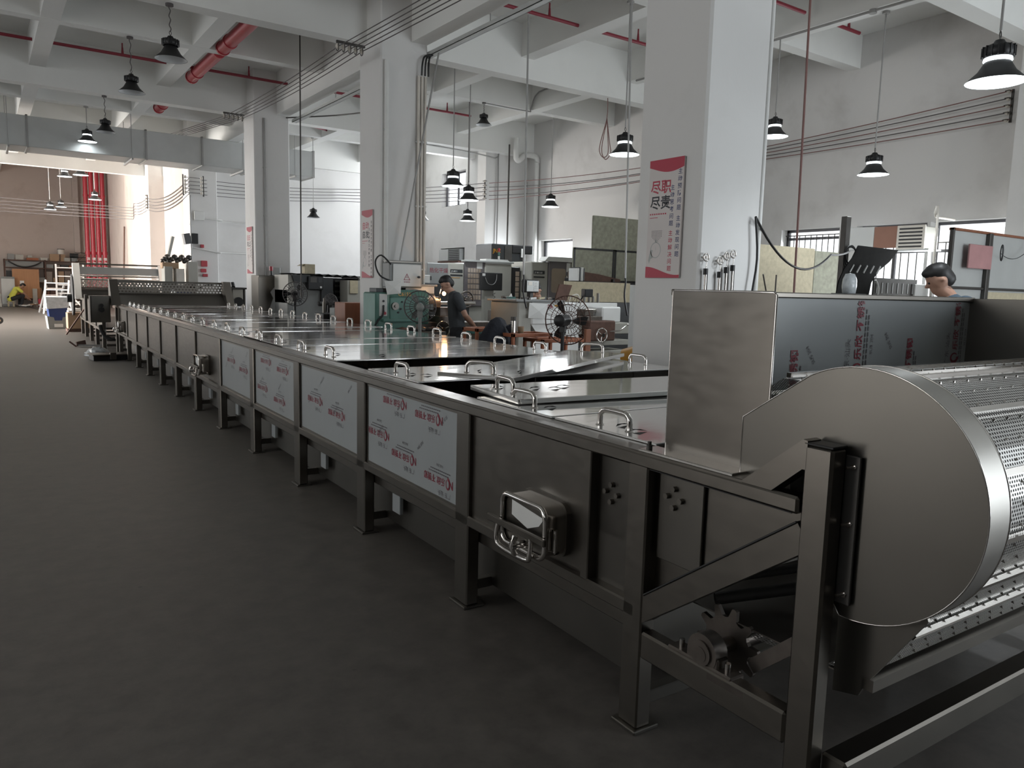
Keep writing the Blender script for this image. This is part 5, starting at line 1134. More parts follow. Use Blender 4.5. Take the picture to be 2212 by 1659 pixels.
# --- boards
def board(name, label, x0, x1, y, z0, z1, m, d=.02, frame=None):
    t = thing(name, label, 'board', ((x0+x1)/2, y, z0), 0); hw = (x1-x0)/2; H = z1-z0
    BB(-hw, hw, -d, d, 0, H, r=.004).build('panel', m, t)
    if frame:
        for a, b, c, e in ((-hw, -hw+.04, 0, H), (hw-.04, hw, 0, H), (-hw, hw, 0, .04), (-hw, hw, H-.04, H)): BB(a, b, -d-.012, -d, c, e).build('frame_bar', frame, t)
    return t
t = board('stained_board', 'highest grey-green stained board, upright on top of the two lower boards', 10.41, 11.75, 12.15, 2.46, 3.13, 'osb_green')
t = board('stained_board', 'lower left grey-green stained board with a black frame and ragged bottom edge', 9.92, 11.02, 12.15, 1.84, 2.46, 'osb_green', .02, 'black')
t = board('stained_board', 'lower right grey-green stained board with a black frame, next to the nearest pillar', 11.04, 11.8, 12.15, 1.78, 2.46, 'osb_green', .02, 'black')
t = thing('parts_rack', 'dark parts rack under the stained boards with folders at its left end', 'rack', (9.72, 11.75, 0), 0)
for x in (0, .95, 2.0): BB(x, x+.05, 0, .4, 0, 1.84).build('post', 'black', t)
BB(0, 2.05, 0, .4, 1.74, 1.78).build('rack_board', 'black', t); MB().prism([(.05, 1.78), (1.2, 1.78), (1.2, 1.84), (.6, 1.93), (.05, 1.98)], 'y', .05, .35).build('brown_box', 'rust', t)
for k in range(5): BB(-.02+.035*k, .01+.035*k, -.05, .25, 1.78, 2.03+.02*(k % 2)).build('folder', ('white', 'dark_paint', 'galv')[k % 3], t)
board('plywood_board', 'long bright tan plywood board behind the white lathe', 8.96, 10.62, 11.2, 1.38, 1.76, 'osb', .02); BB(8.96, 10.6, 11.15, 11.6, 0, 1.38).build('work_bench', 'dark_paint'); tag(bpy.data.objects['work_bench'], 'dark workbench carrying the long tan plywood board', 'bench')
# --- white lathe
t = thing('lathe', 'white lathe with red lettering and a hanging white drawing sheet, left of the nearest pillar', 'lathe', (6.08, 8.6, 0), 0)
BB(0, .24, 0, .7, 0, 1.42, r=.02).build('end_housing', 'cream', t); BB(.22, 1.05, -.02, .65, 1.10, 1.42, r=.02).build('headstock', 'white', t)
MB().prism([(.22, .15), (1.1, .15), (1.1, 1.12), (.22, 1.12), (.32, 1.0), (.32, .3)], 'y', 0, .6).build('pedestal', 'white', t); BB(-.06, .80, -.04, .7, 1.42, 1.45).build('top_tray', 'grey_paint', t)
g = MB(); text(g, '6140A', .085, (.36, -.025, 1.33), (1, 0, 0), (0, 0, 1), .02); g.build('red_lettering', 'film_red', t); BB(.62, .74, -.024, -.02, 1.36, 1.385).build('yellow_label', 'yellow', t)
for k, (x, z, m_) in enumerate(((.06, 1.47, 'dark_steel'), (.2, 1.465, 'paper'), (.35, 1.47, 'osb'), (.5, 1.47, 'iron'), (.62, 1.465, 'dark_paint'))): MB().bar((x, 0, z), (x+.12, .03, z+.01), .03, .025).build('tool', m_, t)
BB(.80, 2.15, .05, .55, .95, 1.12, r=.01).build('bed', 'cream', t); BB(1.15, 2.3, .50, .55, 1.30, 1.41).build('back_splash', 'white', t); BB(1.2, 2.15, .05, .5, .78, .86).build('bed_rail', 'cream', t); BB(1.2, 2.15, .05, .5, .62, .70).build('bed_rail', 'cream', t); BB(1.55, 2.3, .1, .6, 0, .62).build('pedestal', 'white', t)
BB(1.2, 1.72, -.12, .3, .86, 1.16, r=.02).build('apron', 'rust', t); handwheel(t, (1.40, -.17, .95), .10); MB().tube([(1.6, -.12, 1.0), (1.68, -.25, 1.02), (1.80, -.27, 1.10)], .010, 8).ball((1.81, -.27, 1.11), .022).build('lever', 'steel_pol', t)
BB(1.15, 1.55, 0, .5, 1.14, 1.22).build('saddle', 'iron', t); BB(1.25, 1.42, .05, .3, 1.22, 1.32).build('tool_post', 'iron', t); MB().cyl((1.42, .25, 1.30), (1.66, .25, 1.30), .035, 14).build('quill', 'steel_pol', t); BB(1.62, 2.0, .08, .45, 1.12, 1.36, r=.02).build('tailstock', 'white', t); handwheel(t, (2.03, .25, 1.26), .09, 'x', 'iron')
for x, h in ((1.62, .12), (1.72, .20), (1.80, .10), (1.9, .15)): MB().cyl((x, .52, 1.41), (x, .52, 1.41+h), .024, 10).build('tool_holder', 'steel_dull', t)
BB(.60, .64, -.0, .3, 1.45, 1.46).build('guard_hinge', 'black', t); MB().prism([(.62, 1.44), (.84, 1.44), (.93, 1.67), (.70, 1.68)], 'y', -.02, 0).build('chuck_guard', 'rust', t)
MB().tube([(1.42, .4, 1.41), (1.40, .3, 1.50), (1.36, .2, 1.54)], .012, 8).build('lamp_arm', 'black', t); BB(1.28, 1.44, .1, .2, 1.50, 1.62, r=.01).build('work_lamp', 'black', t); MB().tube([(1.12, .3, 1.40), (1.14, .25, 1.50), (1.22, .2, 1.53), (1.28, .2, 1.42), (1.28, .2, 1.36)], .012, 8).build('coolant_hose', 'tan', t)
t = thing('digital_readout', 'grey-screened digital readout monitor standing on the white lathe', 'monitor', (6.20, 8.6, 1.45), 0.25)
BB(0, .30, 0, .09, .10, .28, r=.015).build('monitor_housing', 'black', t); BB(.02, .28, -.006, 0, .115, .265, r=.002).build('screen', 'galv', t)
g = MB()
for a in range(3): 
    for b in range(4): g.box(.17+.03*a, .19+.03*a, -.009, -.006, .13+.032*b, .15+.032*b)
g.build('keys', 'paper', t); BB(.05, .13, -.009, -.006, .2, .25).build('digits', 'tan', t); BB(.12, .2, .02, .08, 0, .10).build('stand', 'black', t)
o = MB().add([(0, 0, 0), (.32, 0, -.01), (.33, -.01, .20), (.01, -.005, .21), (.17, -.02, .1)], [(0, 1, 4), (1, 2, 4), (2, 3, 4), (3, 0, 4)]).build('drawing_sheet', 'paper'); o.location = (6.22, 8.55, 1.20); tag(o, 'white drawing sheet hanging on the front of the white lathe', 'paper')
# vise and teal box
t = thing('milling_vise', 'dark milling vises and fixtures on the end of the green lathe bed', 'vise', (6.62, 9.9, 1.08), 0)
BB(0, .42, 0, .3, .0, .17).build('fixture_base', 'dark_steel', t)
for x, h in ((.03, .30), (.13, .26), (.22, .22)): MB().cyl((x, .05, .17), (x, .05, h), .04, 12).build('clamp_part', 'rubber', t)
MB().tube([(.15, .1, .17), (.17, .05, .32), (.12, .0, .38), (.05, -.02, .38)], .02, 8).build('lever', 'iron', t); BB(.24, .37, .02, .2, .22, .32).build('tin', 'grey_plastic', t)
t = thing('tissue_box', 'teal tissue box with white tissue among the vises', 'box', (6.92, 10.0, 1.40), .2); BB(-.07, .07, -.05, .05, 0, .07).build('carton', 'teal_paint', t); MB().prism([(-.03, .07), (.03, .07), (.01, .12)], 'y', -.01, .01).build('tissue', 'paper', t)
# benches, jacket, bag, thermos
def bench(label, loc, L, D, H, rz=0):
    t = thing('steel_bench', label, 'bench', loc, rz, 'orange primed steel bench frames')
    for a, b, c, d_ in ((0, L, 0, .04), (0, L, D-.04, D), (0, .04, 0, D), (L-.04, L, 0, D)): BB(a, b, c, d_, H-.045, H).build('top_bar', 'bench', t)
    for x in (0, L-.04):
        for y in (0, D-.04): BB(x, x+.04, y, y+.04, 0, H-.045).build('leg', 'bench', t)
    return t
bench('left orange-primed steel bench frame behind the jacket', (5.22, 8.3, 0), .5, .35, 1.08); bench('middle orange-primed steel bench frame carrying the thermos', (5.34, 7.65, 0), .62, .4, 1.05)
bench('right orange-primed steel bench frame in front of the white lathe', (5.72, 7.55, 0), .72, .42, .98)
board('fan_plank', 'reddish plank standing by the pole of the rusty fan', 5.90, 5.98, 6.95, .0, 1.14, 'wood_red', .02)
t = thing('jacket', 'dark navy jacket hung over a stool in front of the green lathe bed', 'jacket', (5.30, 8.0, 0), 0)
jb = MB(); n = 14; R = []
for j, (z, rx, ry) in enumerate(((.72, .22, .17), (.85, .21, .16), (1.0, .19, .14), (1.12, .15, .11), (1.20, .09, .07), (1.235, .03, .03))):
    for i in range(n): a = 2*PI*i/n; f = 1+.16*math.sin(5*a+j*.9)+.08*math.sin(9*a+j); R.append((rx*f*math.cos(a)+.01*j, ry*f*math.sin(a), z))
jb.add(R, [(j*n+i, j*n+(i+1) % n, (j+1)*n+(i+1) % n, (j+1)*n+i) for j in range(5) for i in range(n)], True); jb.add(R[-n:], [tuple(range(n))])
M['navy_cloth'] = mat('navy_cloth', (0.010, 0.012, 0.020), .8, 0, .3, 10, .6, 14); jb.build('jacket_body', 'navy_cloth', t)
MB().tube([(.10, -.15, 1.14), (.17, -.17, 1.0), (.14, -.19, .88), (.18, -.18, .76)], .035, 8).build('sleeve', 'navy_cloth', t); BB(-.17, .17, -.15, .15, .66, .72).build('stool_seat', 'wood_red', t)
for x in (-.14, .14):
    for y in (-.12, .12): MB().cyl((x, y, 0), (x, y, .67), .016, 8).build('stool_leg', 'dark_steel', t)
t = thing('thermos', 'brushed steel thermos flask on the middle bench frame', 'flask', (5.45, 7.8, 1.03), 0); MB().cyl((0, 0, 0), (0, 0, .17), .04, 18).build('flask_body', 'steel_pol', t); MB().cyl((0, 0, .17), (0, 0, .22), .034, 18).build('flask_cap', 'dark_steel', t); BB(-.1, .3, -.1, .15, -.0, .005).build('tray', 'rust', t)
t = thing('cup', 'brown cup beside the steel thermos', 'cup', (5.60, 7.85, 1.035), 0); MB().lathe([(0, 0), (.035, 0), (.042, .09), (.038, .09), (.032, .01)], n=18).build('cup_body', 'card', t)
MB(); o = MB().ball((0, 0, 0), .16, 14, (1.1, .8, .75)).build('black_bag', 'rubber'); o.location = (5.68, 7.35, .12); tag(o, 'black bag on the floor under the bench frames', 'bag')
def bucket(label, loc, rx, rz):
    t = thing('bucket', label, 'bucket', loc, 0, 'yellow buckets'); t.rotation_euler = (rx, 0, rz)
    MB().lathe([(0, 0), (.105, 0), (.145, .27), (.152, .27), (.152, .29), (.14, .29), (.10, .01), (0, .01)], n=26).build('bucket_body', 'yellow', t); return t
bucket('yellow bucket lying on its side by the nearest pillar, mouth toward the camera', (5.30, 5.62, 0.92), math.radians(80), math.radians(25)); boxes('step_box', 'box', 'low pallet box carrying the yellow buckets by the pillar', (5.35, 5.5, 0), (.42, .6, .765), 'rust')
b2 = bucket('ridged yellow bucket standing behind the lying one', (5.47, 5.40, 0.765), 0, 0)
# --- near second/third pillar
t = thing('steel_cabinet', 'stainless steel cabinet with a peeling film patch in front of the third pillar', 'cabinet', (4.66, 15.72, 0), 0)
BB(-.0, .44, .0, .55, 0, 1.74, r=.01).build('cabinet_body', 'steel_dull', t); BB(-.02, .42, -.012, 0, .1, 1.70, r=.006).build('cabinet_door', 'steel', t)
MB().add([(a, -.014, b) for a, b in ((.18, 1.0), (.42, 1.0), (.42, 1.35), (.36, 1.46), (.30, 1.50), (.22, 1.40), (.28, 1.28), (.24, 1.18))], [tuple(range(8))]).build('peeling_film', 'galv', t)
t = thing('signal_beacon', 'red signal beacon on a black stem standing on the stainless cabinet', 'beacon', (4.98, 15.95, 1.74), 0); MB().cyl((0, 0, 0), (0, 0, .10), .022, 12).cyl((0, 0, 0), (0, 0, .015), .05, 14).build('stem', 'black', t); MB().cyl((0, 0, .10), (0, 0, .19), .036, 16).build('red_lens', 'red_pipe', t)
dev('junction_box', 'box', 'flat grey junction box on the third pillar above the stainless cabinet', 5.2, 1.72, .18, .2, 'galv', .06, 16.37)
t = thing('side_table', 'small table with a dark fan and a hanging wheel left of the stainless cabinet', 'table', (5.08, 19.0, 0), 0)
BB(-.2, .2, -.2, .2, 1.42, 1.46).build('table_top', 'dark_steel', t); BB(-.12, .12, -.15, .1, 1.1, 1.42).build('motor_box', 'cream', t); MB().cyl((0, -.22, 1.12), (0, -.16, 1.12), .11, 20).build('wheel', 'black', t); MB().cyl((-.08, -.05, 1.46), (-.08, .02, 1.56), .05, 12).build('small_fan', 'black', t)
for x in (-.16, .16): BB(x-.02, x+.02, -.15, .15, 0, 1.42).build('leg', 'dark_steel', t)
t = thing('turning_machine', 'grey turning machine with a slanted black hood and control screen, between two pillars', 'machine', (4.95, 14.75, 0), 0)
BB(.0, .95, .1, .9, 0, 1.48, r=.02).build('machine_body', 'grey_paint', t); BB(0, .12, .05, .9, 1.2, 1.76).build('left_side', 'cream', t)
MB().prism([(.10, 1.62), (.42, 1.62), (.42, 1.76), (.06, 1.76)], 'y', -.02, .5).build('hood', 'dark_paint', t); BB(.12, .45, .1, .6, 1.46, 1.63).build('door', 'grey_paint', t)
p = BB(.36, .66, -.10, .1, 1.48, 1.74, r=.01).build('control_panel', 'black', t); BB(.39, .52, -.108, -.10, 1.62, 1.72).build('screen', 'dark_steel', p); BB(.55, .63, -.108, -.10, 1.62, 1.72).build('keypad', 'dark_paint', p); MB().cyl((.60, -.10, 1.53), (.60, -.125, 1.53), .02, 12).build('dial', 'paper', p)
BB(.66, .9, .0, .8, 1.2, 1.72).build('dark_side', 'dark_paint', t); BB(-.02, 1.0, -.02, .9, .0, .25).build('base', 'black', t)
t = thing('corrugated_roof_sheet', 'dark wavy sheet lying across the machines between the second and third pillars', 'sheet', (4.95, 14.7, 1.79), 0)
vs = []; 
for i in range(49):
    x = 1.5*i/48
    for y in (0, .9): vs.append((x, y, .018*math.sin(x*34)*(1 if x > .55 else .2)-.02*x))
MB().add(vs, [(2*i, 2*i+2, 2*i+3, 2*i+1) for i in range(48)]).add([(a, b, c-.012) for a, b, c in vs], [(2*i+1, 2*i+3, 2*i+2, 2*i) for i in range(48)]).build('sheet', 'dark_paint', t)
BB(1.42, 1.46, .0, .9, -1.79, -.06).build('support_post', 'dark_steel', t); MB()
t = thing('carton', 'yellow-beige open carton on top of the machines against the bright wall', 'box', (5.42, 15.0, 1.79), .1); BB(-.11, .11, -.1, .1, 0, .19).build('carton_body', 'osb', t); MB().add([(-.11, -.1, .19), (-.19, -.1, .15), (-.19, .1, .15), (-.11, .1, .19)], [(0, 1, 2, 3)]).build('flap', 'osb', t)
t = thing('tool_cabinet', 'tall dark shelf cabinet with grey parts between the pillars', 'cabinet', (6.02, 15.2, 0), 0); BB(0, .42, 0, .4, 0, 1.72).build('cabinet_body', 'dark_paint', t)
for z in (1.3, 1.42, 1.54, 1.63): BB(.04, .38, -.02, 0, z, z+.05).build('part_row', 'grey_paint', t)
boxes('cream_cabinet', 'cabinet', 'cream cabinet half hidden by the second pillar', (6.30, 14.7, 0), (.5, .4, 1.68), 'cream'); boxes('notice_board', 'board', 'yellowish notice board on the cream cabinet', (6.18, 14.48, 1.42), (.17, .02, .26), 'osb')
boxes('wooden_box', 'box', 'reddish-brown plywood box standing left of the green lathe', (4.80, 11.33, 0), (.40, .42, 1.32), 'wood_red')
boxes('grey_case', 'box', 'small grey case beside the reddish-brown box', (4.72, 11.75, 0), (.16, .22, 1.22), 'grey_plastic'); boxes('dark_bench', 'bench', 'low dark bench under the black pedestal fan', (4.69, 12.1, 0), (.28, .4, 1.12), 'black')
t = thing('steel_rollers', 'row of slim black-handled tool cylinders beside the grey case', 'tool', (4.70, 12.25, 0), 0); MB().cyl((0, 0, 0), (0, 0, 1.30), .03, 10).cyl((0, 0, 1.30), (0, 0, 1.36), .018, 10).build('cylinder', 'steel_dull', t); MB().cyl((.1, .05, 0), (.1, .05, 1.25), .025, 10).build('cylinder', 'black', t)
dev('junction_box', 'box', 'white switch box on the bright end wall behind the yellow carton', 7.45, 2.55, .22, .3, 'white', .08, 23.04)
# --- things on the nearest pillar and by the right wall
for k, (x, top) in enumerate(((4.85, 1.95), (5.02, 1.93), (5.10, 1.97), (5.18, 1.99))):
    t = thing('gas_spring', '%s from the left of four slim steel rods hanging from hooks on the nearest pillar' % ORD[k], 'rod', (x, 4.235, top-.62), 0, 'steel rods on the nearest pillar')
    MB().cyl((0, 0, 0), (0, 0, .42), .012, 10).build('tube', 'steel_pol', t); MB().cyl((.02, 0, 0), (.02, 0, .42), .006, 8).build('thin_rod', 'dark_steel', t)
    MB().cyl((0, 0, .42), (0, 0, .47), .02, 10).build('end_cap', 'black', t); ring(MB(), (0, 0, .56), .03, .007).cyl((0, -.01, .56), (0, .035, .56), .012, 10).build('hook_ring', 'steel_pol', t); MB().tube([(0, 0, .47), (.01, 0, .51), (0, 0, .54)], .004, 6).build('wire', 'steel_pol', t)
board('tan_board', 'wide tan chipboard panel under the barred window, left part', 9.35, 10.86, 7.3, 0.9, 2.34, 'osb'); board('tan_board', 'greyer narrow chipboard panel right of the wide tan one', 10.87, 11.75, 7.3, 0.9, 2.31, 'osb_green')
bb = BB(9.3, 11.8, 7.2, 7.5, 0, .9).build('plinth', 'dark_paint'); tag(bb, 'dark plinth carrying the tan chipboard panels', 'plinth')
t = thing('steel_post', 'tall dark rolled steel post with coiled black cable, before the tan panels', 'post', (9.52, 5.95, 0), 0); BB(-.055, .055, -.04, .04, 0, 2.66).build('post_body', 'dark_steel', t)
for r, z in ((.14, 2.13), (.12, 2.16), (.16, 2.10)): ring(MB(), (.05, -.07, z), r, .010).build('cable_coil', 'black', t)
o = MB().tube(sag((5.42, 4.22, 2.25), (7.6, 4.9, 2.05), .28, 16)+sag((7.6, 4.9, 2.05), (9.5, 5.85, 2.2), .02)[1:], .011, 8).build('power_cable', 'black'); tag(o, 'black cable sagging from the nearest pillar to the dark steel post', 'cable')
o = MB().tube([(5.42, 4.22, 2.25), (5.46, 4.21, 1.9), (5.41, 4.21, 1.5), (5.43, 4.21, 1.0)], .010, 8).build('power_cable', 'black'); tag(o, 'black cable hanging down the right edge of the nearest pillar', 'cable')
M['guard'] = mat('matt_dark_sheet', (0.04, 0.04, 0.04), .9, 0, .25, 6, spec=.05)
t = thing('sheet_guard', 'large curved dark sheet-metal guard with slots, leaning before the barred window', 'guard', (9.0, 5.7, 0), 0)
prof = [(.05, 1.0), (.03, 1.45), (.02, 1.62), (.06, 1.80), (.16, 1.96), (.32, 2.10), (.44, 2.27)]; vs = []
wd = [.75, .78, .80, .80, .84, .93, 1.0]
for (x, z), w in zip(prof, wd): vs += [(x, 0, z), (x+w*1.2, .12, z)]
MB().add(vs, [(2*i, 2*i+1, 2*i+3, 2*i+2) for i in range(len(prof)-1)]).add([(a, b+.012, c) for a, b, c in vs], [(2*i+2, 2*i+3, 2*i+1, 2*i) for i in range(len(prof)-1)]).build('guard_sheet', 'guard', t)
M['daylit_slot_paint'] = mat('pale_daylight_paint', (0.75, 0.76, 0.76), .5)  # pale paint standing for daylight seen through the openings
for k in range(5): MB().bar((.32+.16*k, .02, 1.92), (.40+.16*k, .02, 2.02), .02, .012, (0, 1, 0)).build('daylit_slot_paint', 'daylit_slot_paint', t)
BB(.0, .68, .0, .15, 0, 1.0).build('guard_base', 'dark_paint', t)
t = thing('slotted_plate', 'low dark plate with a row of vertical slots right of the curved guard', 'plate', (9.70, 5.6, 0), 0); BB(0, 1.1, 0, .02, 1.0, 1.86, r=.004).build('plate', 'dark_steel', t)
for k in range(8): BB(.07+.13*k, .09+.13*k, -.004, 0, 1.66, 1.80).build('daylit_slot_paint', 'daylit_slot_paint', t)  # pale bars painted as daylight, the plate itself is not cut
BB(0, 1.1, .0, .3, 0, 1.0).build('plate_base', 'dark_paint', t)
t = thing('wrapped_bottle', 'clear plastic-wrapped bottle on a dark stand before the curved guard', 'bottle', (8.16, 5.0, 0), 0); MB().lathe([(0, 1.64), (.07, 1.64), (.08, 1.72), (.075, 1.80), (.05, 1.86), (0, 1.87)], n=12).build('wrapped_body', 'plastic_clear', t); BB(-.2, .2, -.1, .1, 0, 1.64).build('stand', 'dark_paint', t)
o = MB().tube([(0, 0, 0), (.04, 0, .1), (.02, 0, .18), (-.05, 0, .25)], .012, 8).build('white_hose', 'white'); o.location = (9.75, 5.58, 1.58); tag(o, 'short white hose curving up before the slotted plate', 'hose')
for x, dx, lab in ((8.28, .10, 'left'), (8.45, 0, 'right')): 
    o = MB().cyl((0, 0, 0), (dx*-1, 0, .26), .01, 6).build('steel_wire', 'dark_steel'); o.location = (x, 6.2, 1.60); tag(o, '%s thin dark rod sticking up left of the steel post' % lab, 'rod')
boxes('wire_stand', 'stand', 'dark stand holding the two thin rods', (8.40, 6.2, 0), (.4, .2, 1.62), 'dark_paint')
boxes('white_unit', 'box', 'small white appliance at the foot of the barred window', (10.9, 5.7, 0), (.38, .25, 1.80), 'white')
M['brown'] = mat('brown_board_paint', (0.26, 0.125, 0.085), .6, 0, .08)
t = thing('air_conditioner', 'window air conditioner with brown board and dark louvres in the barred window', 'air conditioner', (11.95, 6.15, 2.37), 0)
BB(0, .42, 0, .40, 0, .34, r=.01).build('unit_body', 'cream', t); BB(-.02, 0, .40, .80, 0.02, .36).build('brown_board', 'brown', t); BB(-.018, .3, .80, 1.30, .0, .37).build('grey_board', 'galv', t); BB(-.03, .0, -.02, .42, -.02, .36).build('louvre_frame', 'tan', t)
for k in range(6): BB(-.036, -.028, .02, .38, .02+.055*k, .045+.055*k).build('louvre', 'black', t)
BB(-.04, .35, -.1, 1.0, -.03, -.01).build('bracket', 'galv', t)
t = thing('air_conditioner', 'small window air conditioner beyond the cross pier, low in the bright wall', 'air conditioner', (12.2, 20.45, 2.42), 0)
BB(0, .35, 0, .7, 0, .36, r=.01).build('unit_body', 'grey_paint', t); BB(0, .3, .72, 1.3, 0, .36).build('grey_board', 'galv', t)
for k in range(6): BB(-.01, 0, .05, .65, .03+.055*k, .055+.055*k).build('louvre', 'black', t)
BB(-.05, .3, 0, 1.3, -.06, -.01).build('bracket', 'rust', t)
t = thing('whiteboard', 'large pale framed board at the right edge with a dark upright post', 'board', (8.98, 4.3, 0), 0)
BB(0, 2.2, 0, .02, 1.3, 2.38, r=.004).build('panel', 'galv', t); BB(-.03, 2.3, -.02, .04, 2.37, 2.40).build('frame_bar', 'wood_red', t); BB(-.03, .0, -.02, .03, 0, 2.40).build('frame_bar', 'dark_steel', t); BB(.78, .86, -.05, 0, 0, 2.38).build('post', 'dark_steel', t); BB(0, 2.2, -.03, 0, 1.72, 1.75).build('tray_bar', 'dark_steel', t); BB(.84, 2.2, -.004, 0, 1.32, 1.70).build('yellow_panel', 'osb', t)
M['pink'] = mat('faded_pink_board', (0.42, 0.22, 0.22), .7, 0, .15, 5)
BB(0, .56, -.02, .0, 0, .27, r=.004).build('pink_sheet', 'pink'); o = bpy.data.objects['pink_sheet']; o.location = (9.22, 4.24, 1.96); tag(o, 'faded pink square board hung on the framed board at the right', 'board')
t = thing('cable_coil', 'coil of black cable hung beside the pink board', 'cable', (9.90, 4.2, 2.16), 0)
for r in (.05, .062, .056): MB().tube([(r*.55*math.cos(a*PI/8), -.01-r*.3, r*1.5*math.sin(a*PI/8)) for a in range(16)], .006, 6, True).build('loop', 'black', t)
MB().tube(sag((.03, 0, 0), (.95, 0, .2), .14), .004, 6).build('hanging_wire', 'black', t)
t = thing('conduit_post', 'beige pipe frame rising beside the air conditioner to the window head', 'pipe', (11.1, 5.55, 0), 0); MB().tube([(0, 0, 0), (0, 0, 2.70), (.05, .05, 2.75), (1.1, .3, 2.80)], .018, 8).build('pipe', 'tan', t)
# ================================================================ people
M['skin'] = mat('skin', (0.42, 0.24, 0.17), .5, 0, .05); M['hair'] = mat('black_hair', (0.012, 0.011, 0.011), .5, 0, .3, 40)
M['shirt_grey'] = mat('charcoal_tshirt', (0.045, 0.05, 0.055), .85, 0, .12, 12, .3, 14); M['trousers'] = mat('dark_work_trousers', (0.018, 0.019, 0.022), .85, 0, .2, 12, .3, 14)
M['shirt_yellow'] = mat('yellow_polo', (0.62, 0.62, 0.10), .8, 0, .08, 12); M['shirt_blue'] = mat('dull_blue_tshirt', (0.07, 0.10, 0.13), .85, 0, .1, 12); M['white_shoe'] = mat('white_shoe', (0.6, 0.6, 0.58), .6)
def capsule(mb, p, q, r, s):
    """closed tapered piece between two joints; r and s are (side, front) radii"""
    p = Vector(p); q = Vector(q); d = q-p
    if d.length < 1e-5: d = Vector((0, 0, 1))
    d.normalize(); a = Vector((1, 0, 0)) - d*d.x
    if a.length < .2: a = Vector((0, 1, 0)) - d*d.y
    a.normalize(); b = d.cross(a); n = 14; vs = []
    for c, rr, hs in ((p, r, (-1, -.8, -.45, 0)), (q, s, (0, .45, .8, 1))):
        for h in hs:
            w = math.sqrt(max(0, 1-h*h)) if abs(h) < 1 else .02; m_ = (rr[0]+rr[1])/2
            vs += [c + d*(h*m_) + a*(rr[0]*w*math.cos(2*PI*i/n)) + b*(rr[1]*w*math.sin(2*PI*i/n)) for i in range(n)]
    k = len(vs)//n
    mb.add(vs, [(j*n+i, j*n+(i+1) % n, (j+1)*n+(i+1) % n, (j+1)*n+i) for j in range(k-1) for i in range(n)]+[tuple(reversed(range(n))), tuple(range((k-1)*n, k*n))], True)
def skin(name, V, Ed, R, m, parent, root=0, vox=0.011):
    mb = MB(); R = [r if isinstance(r, tuple) else (r, r) for r in R]
    for a, b in Ed: capsule(mb, V[a], V[b], R[a], R[b])
    o = mb.build(name, m, parent)
    md = o.modifiers.new('one_surface', 'REMESH'); md.mode = 'VOXEL'; md.voxel_size = vox; md.use_smooth_shade = True
    sm = o.modifiers.new('smooth', 'SMOOTH'); sm.factor = .5; sm.iterations = 3 if vox > .008 else 2
    return o
def L3(a, b, t): return tuple(a[i]+(b[i]-a[i])*t for i in range(3))
